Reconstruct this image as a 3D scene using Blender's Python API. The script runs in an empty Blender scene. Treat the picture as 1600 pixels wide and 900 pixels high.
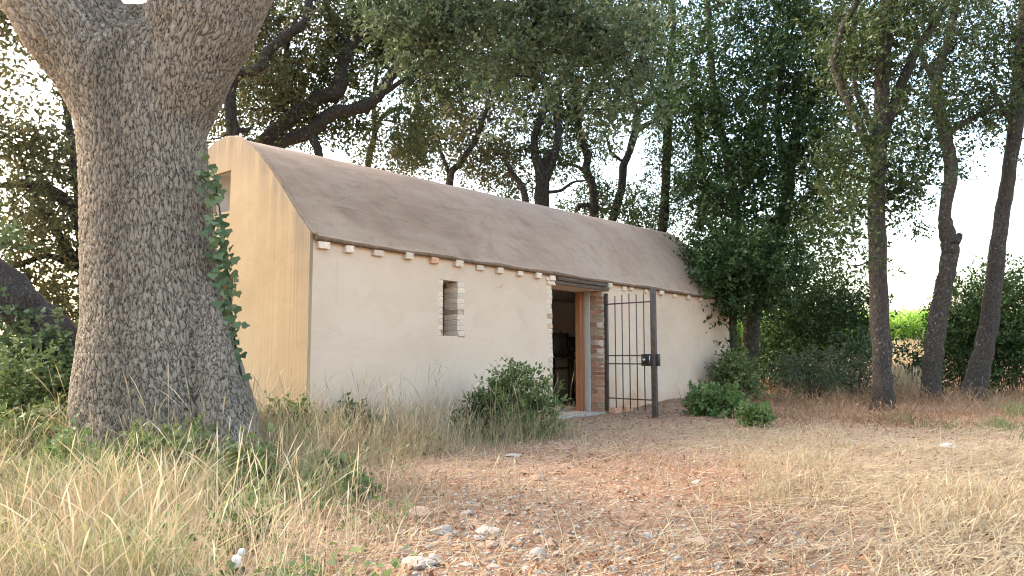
import bpy, bmesh, math, random
import numpy as np
from mathutils import Vector, Matrix, noise as mnoise

scene = bpy.context.scene
C = scene.collection
rng = np.random.default_rng(7)
random.seed(7)

# ------------------------------------------------------------------ camera, sky, sun, exposure
F = 1150.0
PITCH = math.atan(107 / F)
CP, SP = math.cos(PITCH), math.sin(PITCH)
EYE = 0.95
cam_d = bpy.data.cameras.new('camera')
cam = bpy.data.objects.new('camera', cam_d)
C.objects.link(cam)
cam_d.sensor_width = 36
cam_d.lens = 36 * F / 1600
cam_d.clip_end = 3000
cam_d.clip_start = 0.05
cam.location = (0, 0, EYE)
cam.rotation_euler = (math.pi / 2 + PITCH, 0, 0)
scene.camera = cam

SUN_EL = math.radians(37)
SUN_AZ = math.radians(-62)         # from +Y, clockwise: to the left and a little ahead, behind the trees
world = bpy.data.worlds.new('World')
scene.world = world
world.use_nodes = True
wn = world.node_tree
bg = wn.nodes['Background']
sky = wn.nodes.new('ShaderNodeTexSky')
sky.sky_type = 'NISHITA'
sky.sun_disc = False
sky.sun_elevation = SUN_EL
sky.sun_rotation = SUN_AZ
sky.air_density = 1.5
sky.dust_density = 4.0
sky.ozone_density = 1.0
wn.links.new(sky.outputs[0], bg.inputs[0])
bg.inputs[1].default_value = 0.15
sun_d = bpy.data.lights.new('sun', 'SUN')
sun = bpy.data.objects.new('sun', sun_d)
C.objects.link(sun)
sun_d.energy = 0.85
sun_d.angle = math.radians(12)
sun_d.color = (1.0, 0.88, 0.72)
sdir = Vector((math.sin(SUN_AZ) * math.cos(SUN_EL), math.cos(SUN_AZ) * math.cos(SUN_EL), math.sin(SUN_EL)))
sun.rotation_euler = sdir.to_track_quat('Z', 'Y').to_euler()
scene.view_settings.view_transform = 'Standard'
scene.view_settings.look = 'None'
scene.view_settings.exposure = 2.6
scene.view_settings.gamma = 1.0
scene.cycles.use_denoising = True
scene.cycles.use_adaptive_sampling = False
scene.cycles.filter_width = 1.1
scene.cycles.max_bounces = 9
scene.cycles.transparent_max_bounces = 4

# ------------------------------------------------------------------ helpers: points
def ray(px, py):
    xc = (px - 800) / F
    yc = (450 - py) / F
    return np.array([xc, CP - yc * SP, SP + yc * CP])

def at(px, py, Y):
    r = ray(px, py)
    return np.array([0, 0, EYE]) + r * (Y / r[1])

def on_ground(px, py):
    r = ray(px, py)
    return np.array([0, 0, EYE]) + r * (EYE / -r[2])

def to_pix(x, y, z):
    dz = z - EYE
    dep = y * CP + dz * SP
    dep = np.maximum(dep, 0.05)
    return 800 + F * x / dep, 450 - F * (dz * CP - y * SP) / dep

def smooth(a, b, x):
    t = np.clip((x - a) / (b - a), 0, 1)
    return t * t * (3 - 2 * t)

_lat = rng.random((256, 256))
def vnoise(x, y):
    x = np.asarray(x, float); y = np.asarray(y, float)
    xi = np.floor(x).astype(int); yi = np.floor(y).astype(int)
    fx = x - xi; fy = y - yi
    fx = fx * fx * (3 - 2 * fx); fy = fy * fy * (3 - 2 * fy)
    g = lambda a, b: _lat[a % 256, b % 256]
    return (g(xi, yi) * (1 - fx) + g(xi + 1, yi) * fx) * (1 - fy) + (g(xi, yi + 1) * (1 - fx) + g(xi + 1, yi + 1) * fx) * fy

def fbm(x, y, o=4):
    v = 0; a = 0.5
    for k in range(o):
        v = v + a * (vnoise(x * 2 ** k + 17.3 * k, y * 2 ** k + 5.1 * k) - 0.5)
        a *= 0.5
    return v

WD = np.array([0.62222304, 0.78284002])          # along the long wall
WI = np.array([-0.78284002, 0.62222304])         # inwards
P0 = np.array([-2.16076, 7.8])
HL, HW, EAVE = 11.4, 3.6, 2.22

def ground_z(x, y):
    x = np.asarray(x, float); y = np.asarray(y, float)
    s = (x - P0[0]) * WD[0] + (y - P0[1]) * WD[1]
    d = (x - P0[0]) * WI[0] + (y - P0[1]) * WI[1]
    z = 0.10 * fbm(x * 0.35, y * 0.35, 3) + 0.07 * fbm(x * 1.6, y * 1.6, 3)
    # calm close to the house
    near = smooth(2.0, 0.2, -d) * smooth(-1.0, 0.3, s) * smooth(12.5, 11.5, s)
    z = z * (1 - 0.8 * near)
    z = z + 0.13 * np.exp(-((s - 8.6) / 1.5) ** 2 - ((d + 0.1) / 0.75) ** 2)     # litter heap by the gate
    z = z + 0.10 * np.exp(-((x + 3.1) ** 2 + (y - 6.3) ** 2) / 1.4)              # the oak's foot
    z = z + 0.95 * smooth(18, 30, y) * smooth(2, 8, x) + 0.3 * smooth(14, 24, y) * smooth(3, -2, x)
    z = z * (1 - smooth(90, 300, np.hypot(x, y)))
    ins = (s > 0.1) & (s < HL - 0.1) & (d > 0.15) & (d < HW - 0.1)
    z = np.where(ins, -0.06, z)
    return z

# ------------------------------------------------------------------ helpers: materials
def mat(name):
    m = bpy.data.materials.new(name)
    m.use_nodes = True
    nt = m.node_tree
    return m, nt, nt.nodes['Principled BSDF']

def N(nt, t, **kw):
    n = nt.nodes.new(t)
    for k, v in kw.items():
        if k.startswith('i_'):
            key = k[2:]
            key = int(key) if key.isdigit() else key.replace('_', ' ')
            n.inputs[key].default_value = v
        else:
            setattr(n, k, v)
    return n

def L(nt, a, b):
    nt.links.new(a, b)

def coords(nt, scale=(1, 1, 1), src='Object', attr=None):
    if attr:
        t = N(nt, 'ShaderNodeAttribute', attribute_name=attr); o = t.outputs['Vector']
    else:
        t = N(nt, 'ShaderNodeTexCoord'); o = t.outputs[src]
    mp = N(nt, 'ShaderNodeMapping')
    mp.inputs['Scale'].default_value = scale
    L(nt, o, mp.inputs[0])
    return mp.outputs[0]

def ramp(nt, fac, stops):
    r = N(nt, 'ShaderNodeValToRGB')
    el = r.color_ramp.elements
    while len(el) < len(stops):
        el.new(0.5)
    for e, (p, c) in zip(el, stops):
        e.position = p
        e.color = (*c, 1) if len(c) == 3 else c
    L(nt, fac, r.inputs[0])
    return r.outputs[0]

def noise_tex(nt, vec, scale, detail=4, rough=0.6, dist=0.0):
    n = N(nt, 'ShaderNodeTexNoise')
    n.inputs['Scale'].default_value = scale
    n.inputs['Detail'].default_value = detail
    n.inputs['Roughness'].default_value = rough
    n.inputs['Distortion'].default_value = dist
    if vec is not None:
        L(nt, vec, n.inputs['Vector'])
    return n.outputs[0]

def mixc(nt, fac, a, b, mode='MIX'):
    m = N(nt, 'ShaderNodeMix', data_type='RGBA', blend_type=mode)
    for s, v in ((m.inputs[0], fac), (m.inputs[6], a), (m.inputs[7], b)):
        if isinstance(v, (int, float)):
            s.default_value = v
        elif isinstance(v, tuple):
            s.default_value = (*v, 1) if len(v) == 3 else v
        else:
            L(nt, v, s)
    return m.outputs[2]

def math_n(nt, op, a, b=0.0, clamp=False):
    m = N(nt, 'ShaderNodeMath', operation=op, use_clamp=clamp)
    for s, v in ((m.inputs[0], a), (m.inputs[1], b)):
        if isinstance(v, (int, float)):
            s.default_value = v
        else:
            L(nt, v, s)
    return m.outputs[0]

def bump(nt, bsdf, h, strength=0.5, dist=0.02):
    b = N(nt, 'ShaderNodeBump')
    b.inputs['Strength'].default_value = strength
    b.inputs['Distance'].default_value = dist
    L(nt, h, b.inputs['Height'])
    L(nt, b.outputs[0], bsdf.inputs['Normal'])

def mrange(nt, v, a, b):
    m = N(nt, 'ShaderNodeMapRange')
    m.inputs[1].default_value = a; m.inputs[2].default_value = b
    L(nt, v, m.inputs[0])
    return m.outputs[0]

def m_plaster(kind):
    m, nt, b = mat('plaster_' + kind)
    v = coords(nt)
    big = noise_tex(nt, v, 0.7, 5, 0.6)
    fine = noise_tex(nt, v, 9, 6, 0.7)
    sep = N(nt, 'ShaderNodeSeparateXYZ'); L(nt, v, sep.inputs[0])
    if kind == 'cream':
        base = ramp(nt, big, [(0.3, (0.53, 0.385, 0.28)), (0.55, (0.60, 0.442, 0.326)), (0.75, (0.62, 0.458, 0.335))])
        base = mixc(nt, math_n(nt, 'MULTIPLY', mrange(nt, fine, 0.55, 0.75), 0.22), base, (0.44, 0.35, 0.27))
        # rising reddish soil splash near the ground
        lown = noise_tex(nt, coords(nt, (1.2, 1, 0.8)), 2.2, 4)
        low = math_n(nt, 'ADD', mrange(nt, sep.outputs[2], 0.75, 0.0), math_n(nt, 'MULTIPLY', math_n(nt, 'SUBTRACT', lown, 0.5), 1.6))
        near = mrange(nt, math_n(nt, 'ABSOLUTE', math_n(nt, 'SUBTRACT', sep.outputs[0], 6.5)), 1.3, 0.1)
        fac = math_n(nt, 'MULTIPLY', mrange(nt, low, 0.25, 0.9), math_n(nt, 'ADD', math_n(nt, 'MULTIPLY', near, 0.55), 0.4))
        base = mixc(nt, fac, base, (0.50, 0.27, 0.14))
        wv = N(nt, 'ShaderNodeVectorMath', operation='MULTIPLY_ADD')
        wn_ = N(nt, 'ShaderNodeTexNoise'); wn_.inputs['Scale'].default_value = 2.0; wn_.inputs['Detail'].default_value = 6; L(nt, v, wn_.inputs['Vector'])
        L(nt, wn_.outputs['Color'], wv.inputs[0]); wv.inputs[1].default_value = (0.8, 0.8, 0.8); L(nt, v, wv.inputs[2])
        ck = N(nt, 'ShaderNodeTexVoronoi', feature='DISTANCE_TO_EDGE'); ck.inputs['Scale'].default_value = 0.6; L(nt, wv.outputs[0], ck.inputs['Vector'])
        crack = math_n(nt, 'MULTIPLY', mrange(nt, ck.outputs['Distance'], 0.006, 0.0), mrange(nt, noise_tex(nt, v, 0.9, 3), 0.48, 0.6))
        base = mixc(nt, math_n(nt, 'MULTIPLY', crack, 0.45), base, (0.25, 0.18, 0.13))
        pt = mrange(nt, noise_tex(nt, coords(nt, (1, 1, 1.6)), 1.3, 5, 0.55, 1.2), 0.5, 0.56)
        base = mixc(nt, math_n(nt, 'MULTIPLY', pt, 0.22), base, (0.66, 0.53, 0.41))
        # drips below the eave
        drip = noise_tex(nt, coords(nt, (9, 1, 0.35)), 1.0, 3)
        dr = math_n(nt, 'MULTIPLY', mrange(nt, drip, 0.62, 0.78), mrange(nt, sep.outputs[2], 1.2, 2.2))
        base = mixc(nt, math_n(nt, 'MULTIPLY', dr, 0.4), base, (0.36, 0.26, 0.18))
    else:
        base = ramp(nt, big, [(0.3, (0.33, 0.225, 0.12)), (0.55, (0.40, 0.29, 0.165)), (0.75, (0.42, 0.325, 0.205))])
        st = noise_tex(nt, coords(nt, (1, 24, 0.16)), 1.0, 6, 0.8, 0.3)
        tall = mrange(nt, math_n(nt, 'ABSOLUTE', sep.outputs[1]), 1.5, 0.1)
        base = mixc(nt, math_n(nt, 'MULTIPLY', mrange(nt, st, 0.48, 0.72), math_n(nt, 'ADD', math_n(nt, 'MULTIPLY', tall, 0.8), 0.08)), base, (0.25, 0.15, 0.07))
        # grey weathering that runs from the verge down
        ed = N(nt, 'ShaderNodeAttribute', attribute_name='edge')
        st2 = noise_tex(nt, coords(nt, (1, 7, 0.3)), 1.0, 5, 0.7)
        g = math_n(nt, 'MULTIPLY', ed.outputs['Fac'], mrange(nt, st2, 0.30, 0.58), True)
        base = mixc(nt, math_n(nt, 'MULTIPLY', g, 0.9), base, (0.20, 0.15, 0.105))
    L(nt, base, b.inputs['Base Color'])
    b.inputs['Roughness'].default_value = 0.92
    h = math_n(nt, 'ADD', math_n(nt, 'MULTIPLY', fine, 0.35), noise_tex(nt, v, 2.5, 3))
    bump(nt, b, h, 0.35, 0.03)
    return m

def m_roof():
    m, nt, b = mat('roof_cement')
    v = coords(nt)
    big = noise_tex(nt, v, 0.55, 6, 0.62, 0.6)
    st = N(nt, 'ShaderNodeMapping')
    L(nt, N(nt, 'ShaderNodeTexCoord').outputs['Object'], st.inputs[0])
    st.inputs['Rotation'].default_value = (0, 0, 0.6)
    st.inputs['Scale'].default_value = (0.9, 4.5, 2.0)
    streak = noise_tex(nt, st.outputs[0], 1.2, 7, 0.65, 0.8)
    base = ramp(nt, big, [(0.32, (0.195, 0.118, 0.07)), (0.46, (0.265, 0.168, 0.105)), (0.6, (0.315, 0.212, 0.138)), (0.75, (0.34, 0.245, 0.17))])
    base = mixc(nt, math_n(nt, 'MULTIPLY', mrange(nt, streak, 0.42, 0.68), 0.6), base, (0.335, 0.24, 0.165))
    blot = noise_tex(nt, v, 3.2, 6, 0.7, 0.4)
    base = mixc(nt, math_n(nt, 'MULTIPLY', mrange(nt, blot, 0.5, 0.72), 0.45), base, (0.14, 0.088, 0.055))
    spk = noise_tex(nt, v, 42, 2, 0.5)
    base = mixc(nt, math_n(nt, 'MULTIPLY', mrange(nt, spk, 0.68, 0.76), 0.4), base, (0.42, 0.36, 0.3))
    wv = N(nt, 'ShaderNodeVectorMath', operation='MULTIPLY_ADD')
    wn_ = N(nt, 'ShaderNodeTexNoise'); wn_.inputs['Scale'].default_value = 1.6; wn_.inputs['Detail'].default_value = 6; L(nt, v, wn_.inputs['Vector'])
    L(nt, wn_.outputs['Color'], wv.inputs[0]); wv.inputs[1].default_value = (1.1, 1.1, 1.1); L(nt, v, wv.inputs[2])
    ck = N(nt, 'ShaderNodeTexVoronoi', feature='DISTANCE_TO_EDGE'); ck.inputs['Scale'].default_value = 0.55; L(nt, wv.outputs[0], ck.inputs['Vector'])
    crack = math_n(nt, 'MULTIPLY', mrange(nt, ck.outputs['Distance'], 0.012, 0.0), mrange(nt, noise_tex(nt, v, 1.1, 3), 0.46, 0.6))
    base = mixc(nt, math_n(nt, 'MULTIPLY', crack, 0.35), base, (0.10, 0.07, 0.05))
    lic = mrange(nt, noise_tex(nt, v, 13, 5, 0.7), 0.63, 0.70)
    base = mixc(nt, math_n(nt, 'MULTIPLY', lic, 0.4), base, (0.40, 0.36, 0.30))
    L(nt, base, b.inputs['Base Color'])
    b.inputs['Roughness'].default_value = 0.85
    h = math_n(nt, 'ADD', streak, math_n(nt, 'MULTIPLY', noise_tex(nt, v, 14, 5, 0.7), 0.5))
    bump(nt, b, h, 0.5, 0.03)
    return m

def m_simple(name, col, rough=0.8, var=0.25, scale=8, bumps=0.3, bdist=0.01, metallic=0.0, stretch=(1, 1, 1), rnd=0.0):
    m, nt, b = mat(name)
    v = coords(nt, stretch)
    n1 = noise_tex(nt, v, scale, 5, 0.65)
    lo = tuple(c * (1 - var) for c in col); hi = tuple(min(1, c * (1 + var)) for c in col)
    base = ramp(nt, n1, [(0.3, lo), (0.7, hi)])
    if rnd:
        oi = N(nt, 'ShaderNodeObjectInfo')
        f = math_n(nt, 'ADD', math_n(nt, 'MULTIPLY', oi.outputs['Random'], 2 * rnd), 1 - rnd)
        hs = N(nt, 'ShaderNodeHueSaturation'); L(nt, f, hs.inputs['Value']); L(nt, base, hs.inputs['Color'])
        base = hs.outputs[0]
    L(nt, base, b.inputs['Base Color'])
    b.inputs['Roughness'].default_value = rough
    b.inputs['Metallic'].default_value = metallic
    if bumps:
        bump(nt, b, n1, bumps, bdist)
    return m

def m_bark(name, dark, light, lichen=0.25, scale=14.0, attr=None, disp=0.0, bd=0.02):
    m, nt, b = mat(name)
    v0 = coords(nt, (1, 1, 0.32), attr=attr)
    wob = N(nt, 'ShaderNodeTexNoise'); wob.inputs['Scale'].default_value = scale * 0.55; wob.inputs['Detail'].default_value = 5
    wob.inputs['Roughness'].default_value = 0.7
    L(nt, v0, wob.inputs['Vector'])
    add = N(nt, 'ShaderNodeVectorMath', operation='MULTIPLY_ADD')
    L(nt, wob.outputs['Color'], add.inputs[0]); add.inputs[1].default_value = (2.8 / scale,) * 3; L(nt, v0, add.inputs[2])
    vor = N(nt, 'ShaderNodeTexVoronoi', feature='DISTANCE_TO_EDGE'); vor.inputs['Scale'].default_value = scale
    L(nt, add.outputs[0], vor.inputs['Vector'])
    vor2 = N(nt, 'ShaderNodeTexVoronoi', feature='DISTANCE_TO_EDGE'); vor2.inputs['Scale'].default_value = scale * 2.1
    L(nt, add.outputs[0], vor2.inputs['Vector'])
    plate = mrange(nt, vor.outputs['Distance'], 0.0, 0.26)
    small = mrange(nt, vor2.outputs['Distance'], 0.0, 0.22)
    cell = N(nt, 'ShaderNodeTexVoronoi', feature='F1'); cell.inputs['Scale'].default_value = scale
    L(nt, add.outputs[0], cell.inputs['Vector'])
    fine = noise_tex(nt, v0, scale * 3.5, 6, 0.8)
    patch = noise_tex(nt, coords(nt, (1, 1, 0.5), attr=attr), 1.8, 4, 0.6)
    plates = mixc(nt, mrange(nt, fine, 0.3, 0.7), tuple(c * 0.55 for c in light), tuple(c * 1.25 for c in light))
    cs = N(nt, 'ShaderNodeSeparateColor'); L(nt, cell.outputs['Color'], cs.inputs[0])
    plates = mixc(nt, math_n(nt, 'MULTIPLY', cs.outputs[0], 0.28), plates, tuple(c * 0.5 for c in light))
    plates = mixc(nt, math_n(nt, 'MULTIPLY', mrange(nt, patch, 0.4, 0.7), 0.5), plates, (light[0] * 0.6, light[1] * 0.62, light[2] * 0.62))
    hgt = math_n(nt, 'ADD', math_n(nt, 'MULTIPLY', math_n(nt, 'POWER', plate, 0.7), 0.75), math_n(nt, 'MULTIPLY', small, 0.25))
    hgt = math_n(nt, 'ADD', hgt, math_n(nt, 'MULTIPLY', math_n(nt, 'SUBTRACT', fine, 0.5), 0.7))
    col = mixc(nt, mrange(nt, hgt, 0.12, 0.56), dark, plates)
    if attr:      # broad damp streak running down the trunk
        sx = N(nt, 'ShaderNodeSeparateXYZ'); L(nt, coords(nt, (1, 1, 1), attr=attr), sx.inputs[0])
        wob2 = noise_tex(nt, coords(nt, (1, 1, 0.5), attr=attr), 2.2, 4)
        xx = math_n(nt, 'ADD', sx.outputs[0], math_n(nt, 'MULTIPLY', math_n(nt, 'SUBTRACT', wob2, 0.5), 0.7))
        stn = mrange(nt, math_n(nt, 'ABSOLUTE', math_n(nt, 'SUBTRACT', xx, -0.02)), 0.30, 0.05)
        col = mixc(nt, math_n(nt, 'MULTIPLY', stn, 0.5), col, mixc(nt, 1.0, col, (0.42, 0.42, 0.42), 'MULTIPLY'))
    vl = coords(nt, (1, 1, 0.8), attr=attr)
    lich = mrange(nt, noise_tex(nt, vl, 17, 6, 0.78), 0.56, 0.62)
    if attr:
        lf = math_n(nt, 'MULTIPLY', lich, N(nt, 'ShaderNodeAttribute', attribute_name='lichen').outputs['Fac'])
    else:
        lf = math_n(nt, 'MULTIPLY', lich, math_n(nt, 'MULTIPLY', mrange(nt, noise_tex(nt, vl, 1.4, 3), 0.4, 0.65), 0.7))
    col = mixc(nt, lf, col, (0.40, 0.385, 0.345))
    L(nt, col, b.inputs['Base Color'])
    b.inputs['Roughness'].default_value = 0.95
    b.inputs['Specular IOR Level'].default_value = 0.15
    if disp:
        dn = N(nt, 'ShaderNodeDisplacement'); dn.inputs['Scale'].default_value = disp; dn.inputs['Midlevel'].default_value = 1.2
        L(nt, hgt, dn.inputs['Height'])
        L(nt, dn.outputs[0], nt.nodes['Material Output'].inputs['Displacement'])
        m.displacement_method = 'BOTH'
    else:
        bump(nt, b, hgt, 0.9, bd)
    return m

def m_leaf(name, stops, trans=0.35, rough=0.55, tcol=None, spec=0.22):
    m, nt, b = mat(name)
    a = N(nt, 'ShaderNodeAttribute', attribute_name='tint')
    col = ramp(nt, a.outputs['Fac'], stops)
    L(nt, col, b.inputs['Base Color'])
    b.inputs['Roughness'].default_value = rough
    b.inputs['Specular IOR Level'].default_value = spec
    if trans:
        t = N(nt, 'ShaderNodeBsdfTranslucent')
        if tcol:
            L(nt, mixc(nt, 1.0, col, tcol, 'MULTIPLY'), t.inputs[0])
        else:
            L(nt, col, t.inputs[0])
        mx = N(nt, 'ShaderNodeMixShader'); mx.inputs[0].default_value = trans
        L(nt, b.outputs[0], mx.inputs[1]); L(nt, t.outputs[0], mx.inputs[2])
        L(nt, mx.outputs[0], nt.nodes['Material Output'].inputs['Surface'])
    return m

def m_ground():
    m, nt, b = mat('soil')
    v = coords(nt)
    big = noise_tex(nt, v, 0.55, 5, 0.6)
    mid = noise_tex(nt, v, 3.0, 6, 0.7)
    fine = noise_tex(nt, v, 28, 6, 0.8)
    base = ramp(nt, mid, [(0.3, (0.15, 0.069, 0.034)), (0.5, (0.23, 0.112, 0.056)), (0.7, (0.30, 0.172, 0.096))])
    straw = ramp(nt, fine, [(0.3, (0.22, 0.14, 0.075)), (0.55, (0.36, 0.26, 0.155)), (0.75, (0.46, 0.36, 0.23))])
    at_ = N(nt, 'ShaderNodeAttribute', attribute_name='straw')
    f = math_n(nt, 'ADD', at_.outputs['Fac'], math_n(nt, 'MULTIPLY', math_n(nt, 'SUBTRACT', big, 0.5), 1.2), True)
    base = mixc(nt, math_n(nt, 'MULTIPLY', f, 0.8), base, straw)
    crumb = N(nt, 'ShaderNodeTexVoronoi'); crumb.inputs['Scale'].default_value = 34; L(nt, v, crumb.inputs['Vector'])
    cs = N(nt, 'ShaderNodeSeparateColor'); L(nt, crumb.outputs['Color'], cs.inputs[0])
    base = mixc(nt, math_n(nt, 'MULTIPLY', mrange(nt, cs.outputs[0], 0.8, 0.95), 0.5), base, (0.52, 0.4, 0.29))
    L(nt, base, b.inputs['Base Color'])
    b.inputs['Roughness'].default_value = 0.97
    h = math_n(nt, 'ADD', math_n(nt, 'MULTIPLY', fine, 0.8), math_n(nt, 'MULTIPLY', crumb.outputs['Distance'], -0.5))
    bump(nt, b, h, 0.8, 0.03)
    return m

M = {
    'cream': m_plaster('cream'), 'ochre': m_plaster('ochre'), 'roof': m_roof(), 'ground': m_ground(),
    'brick_white': m_simple('limewashed_brick', (0.62, 0.48, 0.365), 0.9, 0.2, 25, 0.6, 0.01, rnd=0.14),
    'brick_red': m_simple('red_brick', (0.40, 0.20, 0.125), 0.92, 0.35, 22, 0.7, 0.012, rnd=0.3),
    'brick_tan': m_simple('tan_brick', (0.42, 0.285, 0.195), 0.92, 0.3, 22, 0.7, 0.012, rnd=0.25),
    'mortar': m_simple('mortar', (0.52, 0.40, 0.30), 0.95, 0.2, 30, 0.7, 0.012),
    'terracotta': m_simple('terracotta', (0.56, 0.30, 0.18), 0.9, 0.18, 18, 0.4),
    'old_wood': m_simple('weathered_wood', (0.115, 0.078, 0.055), 0.9, 0.55, 9, 0.9, 0.02, stretch=(0.6, 14, 14)),
    'orange_wood': m_simple('orange_wood', (0.33, 0.135, 0.06), 0.55, 0.25, 7, 0.2, stretch=(14, 14, 0.6)),
    'reveal': m_simple('grey_plaster', (0.50, 0.45, 0.39), 0.9, 0.1, 6, 0.3),
    'iron': m_simple('gate_iron', (0.075, 0.056, 0.046), 0.65, 0.5, 14, 0.3, metallic=0.2),
    'black': m_simple('black_plastic', (0.012, 0.012, 0.013), 0.4, 0.2, 30, 0.0),
    'steel': m_simple('steel', (0.5, 0.5, 0.5), 0.3, 0.1, 30, 0.0, metallic=0.9),
    'concrete': m_simple('concrete', (0.33, 0.28, 0.23), 0.9, 0.2, 9, 0.4),
    'inner': m_simple('inner_plaster', (0.62, 0.62, 0.60), 0.95, 0.1, 3, 0.2),
    'floor': m_simple('floor_tile', (0.30, 0.30, 0.27), 0.6, 0.2, 5, 0.1),
    'stone': m_simple('limestone', (0.40, 0.325, 0.255), 0.92, 0.3, 9, 0.7, 0.02, rnd=0.16),
    'stone_red': m_simple('soil_stained_stone', (0.36, 0.235, 0.16), 0.92, 0.25, 7, 0.7, 0.02, rnd=0.16),
    'bark_big': m_bark('oak_bark', (0.032, 0.027, 0.023), (0.39, 0.315, 0.238), scale=29, attr='bark', disp=0.024),
    'bark': m_bark('bark', (0.022, 0.018, 0.015), (0.115, 0.092, 0.075), 0.35, 30, bd=0.02),
    'bark_dark': m_bark('dark_bark', (0.014, 0.012, 0.010), (0.06, 0.05, 0.04), 0.2, 22, bd=0.02),
    'leaf_oak': m_leaf('oak_leaf', [(0, (0.024, 0.038, 0.013)), (0.5, (0.048, 0.068, 0.023)), (0.85, (0.085, 0.105, 0.037)), (1, (0.13, 0.125, 0.048))], 0.28),
    'leaf_near': m_leaf('near_oak_leaf', [(0, (0.05, 0.07, 0.032)), (0.6, (0.10, 0.13, 0.062)), (1, (0.17, 0.19, 0.10))], 0.3),
    'leaf_dark': m_leaf('evergreen_leaf', [(0, (0.020, 0.040, 0.012)), (0.6, (0.044, 0.080, 0.023)), (1, (0.085, 0.125, 0.04))], 0.22),
    'leaf_olive': m_leaf('olive_leaf', [(0, (0.04, 0.05, 0.02)), (0.5, (0.085, 0.085, 0.035)), (1, (0.17, 0.14, 0.055))], 0.4),
    'leaf_fresh': m_leaf('fresh_leaf', [(0, (0.07, 0.12, 0.035)), (0.5, (0.135, 0.20, 0.06)), (1, (0.23, 0.28, 0.11))], 0.35),
    'leaf_bush': m_leaf('bramble_leaf', [(0, (0.07, 0.10, 0.032)), (0.5, (0.14, 0.18, 0.058)), (1, (0.24, 0.265, 0.11))], 0.3),
    'leaf_ivy': m_leaf('ivy_leaf', [(0, (0.055, 0.085, 0.035)), (0.6, (0.105, 0.145, 0.06)), (1, (0.19, 0.22, 0.11))], 0.25),
    'maize': m_leaf('maize_leaf', [(0, (0.16, 0.30, 0.04)), (0.5, (0.28, 0.45, 0.07)), (1, (0.45, 0.55, 0.14))], 0.5),
    'dry': m_leaf('dry_grass_blade', [(0, (0.20, 0.13, 0.07)), (0.35, (0.36, 0.265, 0.155)), (0.75, (0.50, 0.395, 0.245)), (1, (0.62, 0.53, 0.37))], 0.3, 0.7, spec=0.2),
    'brown': m_leaf('dead_weed', [(0, (0.13, 0.07, 0.035)), (0.5, (0.27, 0.155, 0.085)), (1, (0.44, 0.30, 0.17))], 0.25, 0.8, spec=0.2),
    'green': m_leaf('green_grass_blade', [(0, (0.10, 0.14, 0.05)), (0.5, (0.19, 0.215, 0.085)), (1, (0.36, 0.34, 0.16))], 0.35, 0.6, spec=0.2),
    'litter': m_leaf('dead_leaf', [(0, (0.12, 0.055, 0.028)), (0.5, (0.26, 0.13, 0.07)), (1, (0.42, 0.27, 0.15))], 0.15, 0.8, spec=0.2),
    'eave_edge': m_simple('eave_edge', (0.17, 0.105, 0.065), 0.95, 0.4, 14, 0.6),
    'white': m_simple('white_plastic', (0.80, 0.82, 0.80), 0.4, 0.05, 10, 0.0),
    'dark_glass': m_simple('dark_glass', (0.03, 0.025, 0.015), 0.15, 0.1, 10, 0.0),
}

# ------------------------------------------------------------------ helpers: objects
def link(o, parent=None):
    C.objects.link(o)
    if parent:
        o.parent = parent
    return o

def tag(o, label=None, cat=None, group=None, kind=None):
    if label: o['label'] = label
    if cat: o['category'] = cat
    if group: o['group'] = group
    if kind: o['kind'] = kind
    return o

def empty(name, loc, rz=0.0):
    o = bpy.data.objects.new(name, None)
    o.location = loc; o.rotation_euler = (0, 0, rz)
    o.empty_display_size = 0.2
    return link(o)

def mesh_np(name, V, quads=None, tris=None, m=None, parent=None, attrs=None, smooth_=False):
    V = np.asarray(V, np.float32).reshape(-1, 3)
    me = bpy.data.meshes.new(name)
    q = np.zeros((0, 4), np.int32) if quads is None else np.asarray(quads, np.int32).reshape(-1, 4)
    t = np.zeros((0, 3), np.int32) if tris is None else np.asarray(tris, np.int32).reshape(-1, 3)
    me.vertices.add(len(V)); me.vertices.foreach_set('co', V.ravel())
    loops = np.concatenate([q.ravel(), t.ravel()])
    me.loops.add(len(loops)); me.loops.foreach_set('vertex_index', loops)
    me.polygons.add(len(q) + len(t))
    me.polygons.foreach_set('loop_start', np.concatenate([np.arange(len(q)) * 4, len(q) * 4 + np.arange(len(t)) * 3]).astype(np.int32))
    me.update(calc_edges=True)
    if attrs:
        for k, a in attrs.items():
            a = np.asarray(a, np.float32)
            if a.ndim == 1:
                me.attributes.new(k, 'FLOAT', 'POINT').data.foreach_set('value', a)
            else:
                me.attributes.new(k, 'FLOAT_VECTOR', 'POINT').data.foreach_set('vector', a.ravel())
    if smooth_:
        me.polygons.foreach_set('use_smooth', np.ones(len(q) + len(t), bool))
    if m is not None:
        me.materials.append(m)
    o = bpy.data.objects.new(name, me)
    return link(o, parent)

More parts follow.
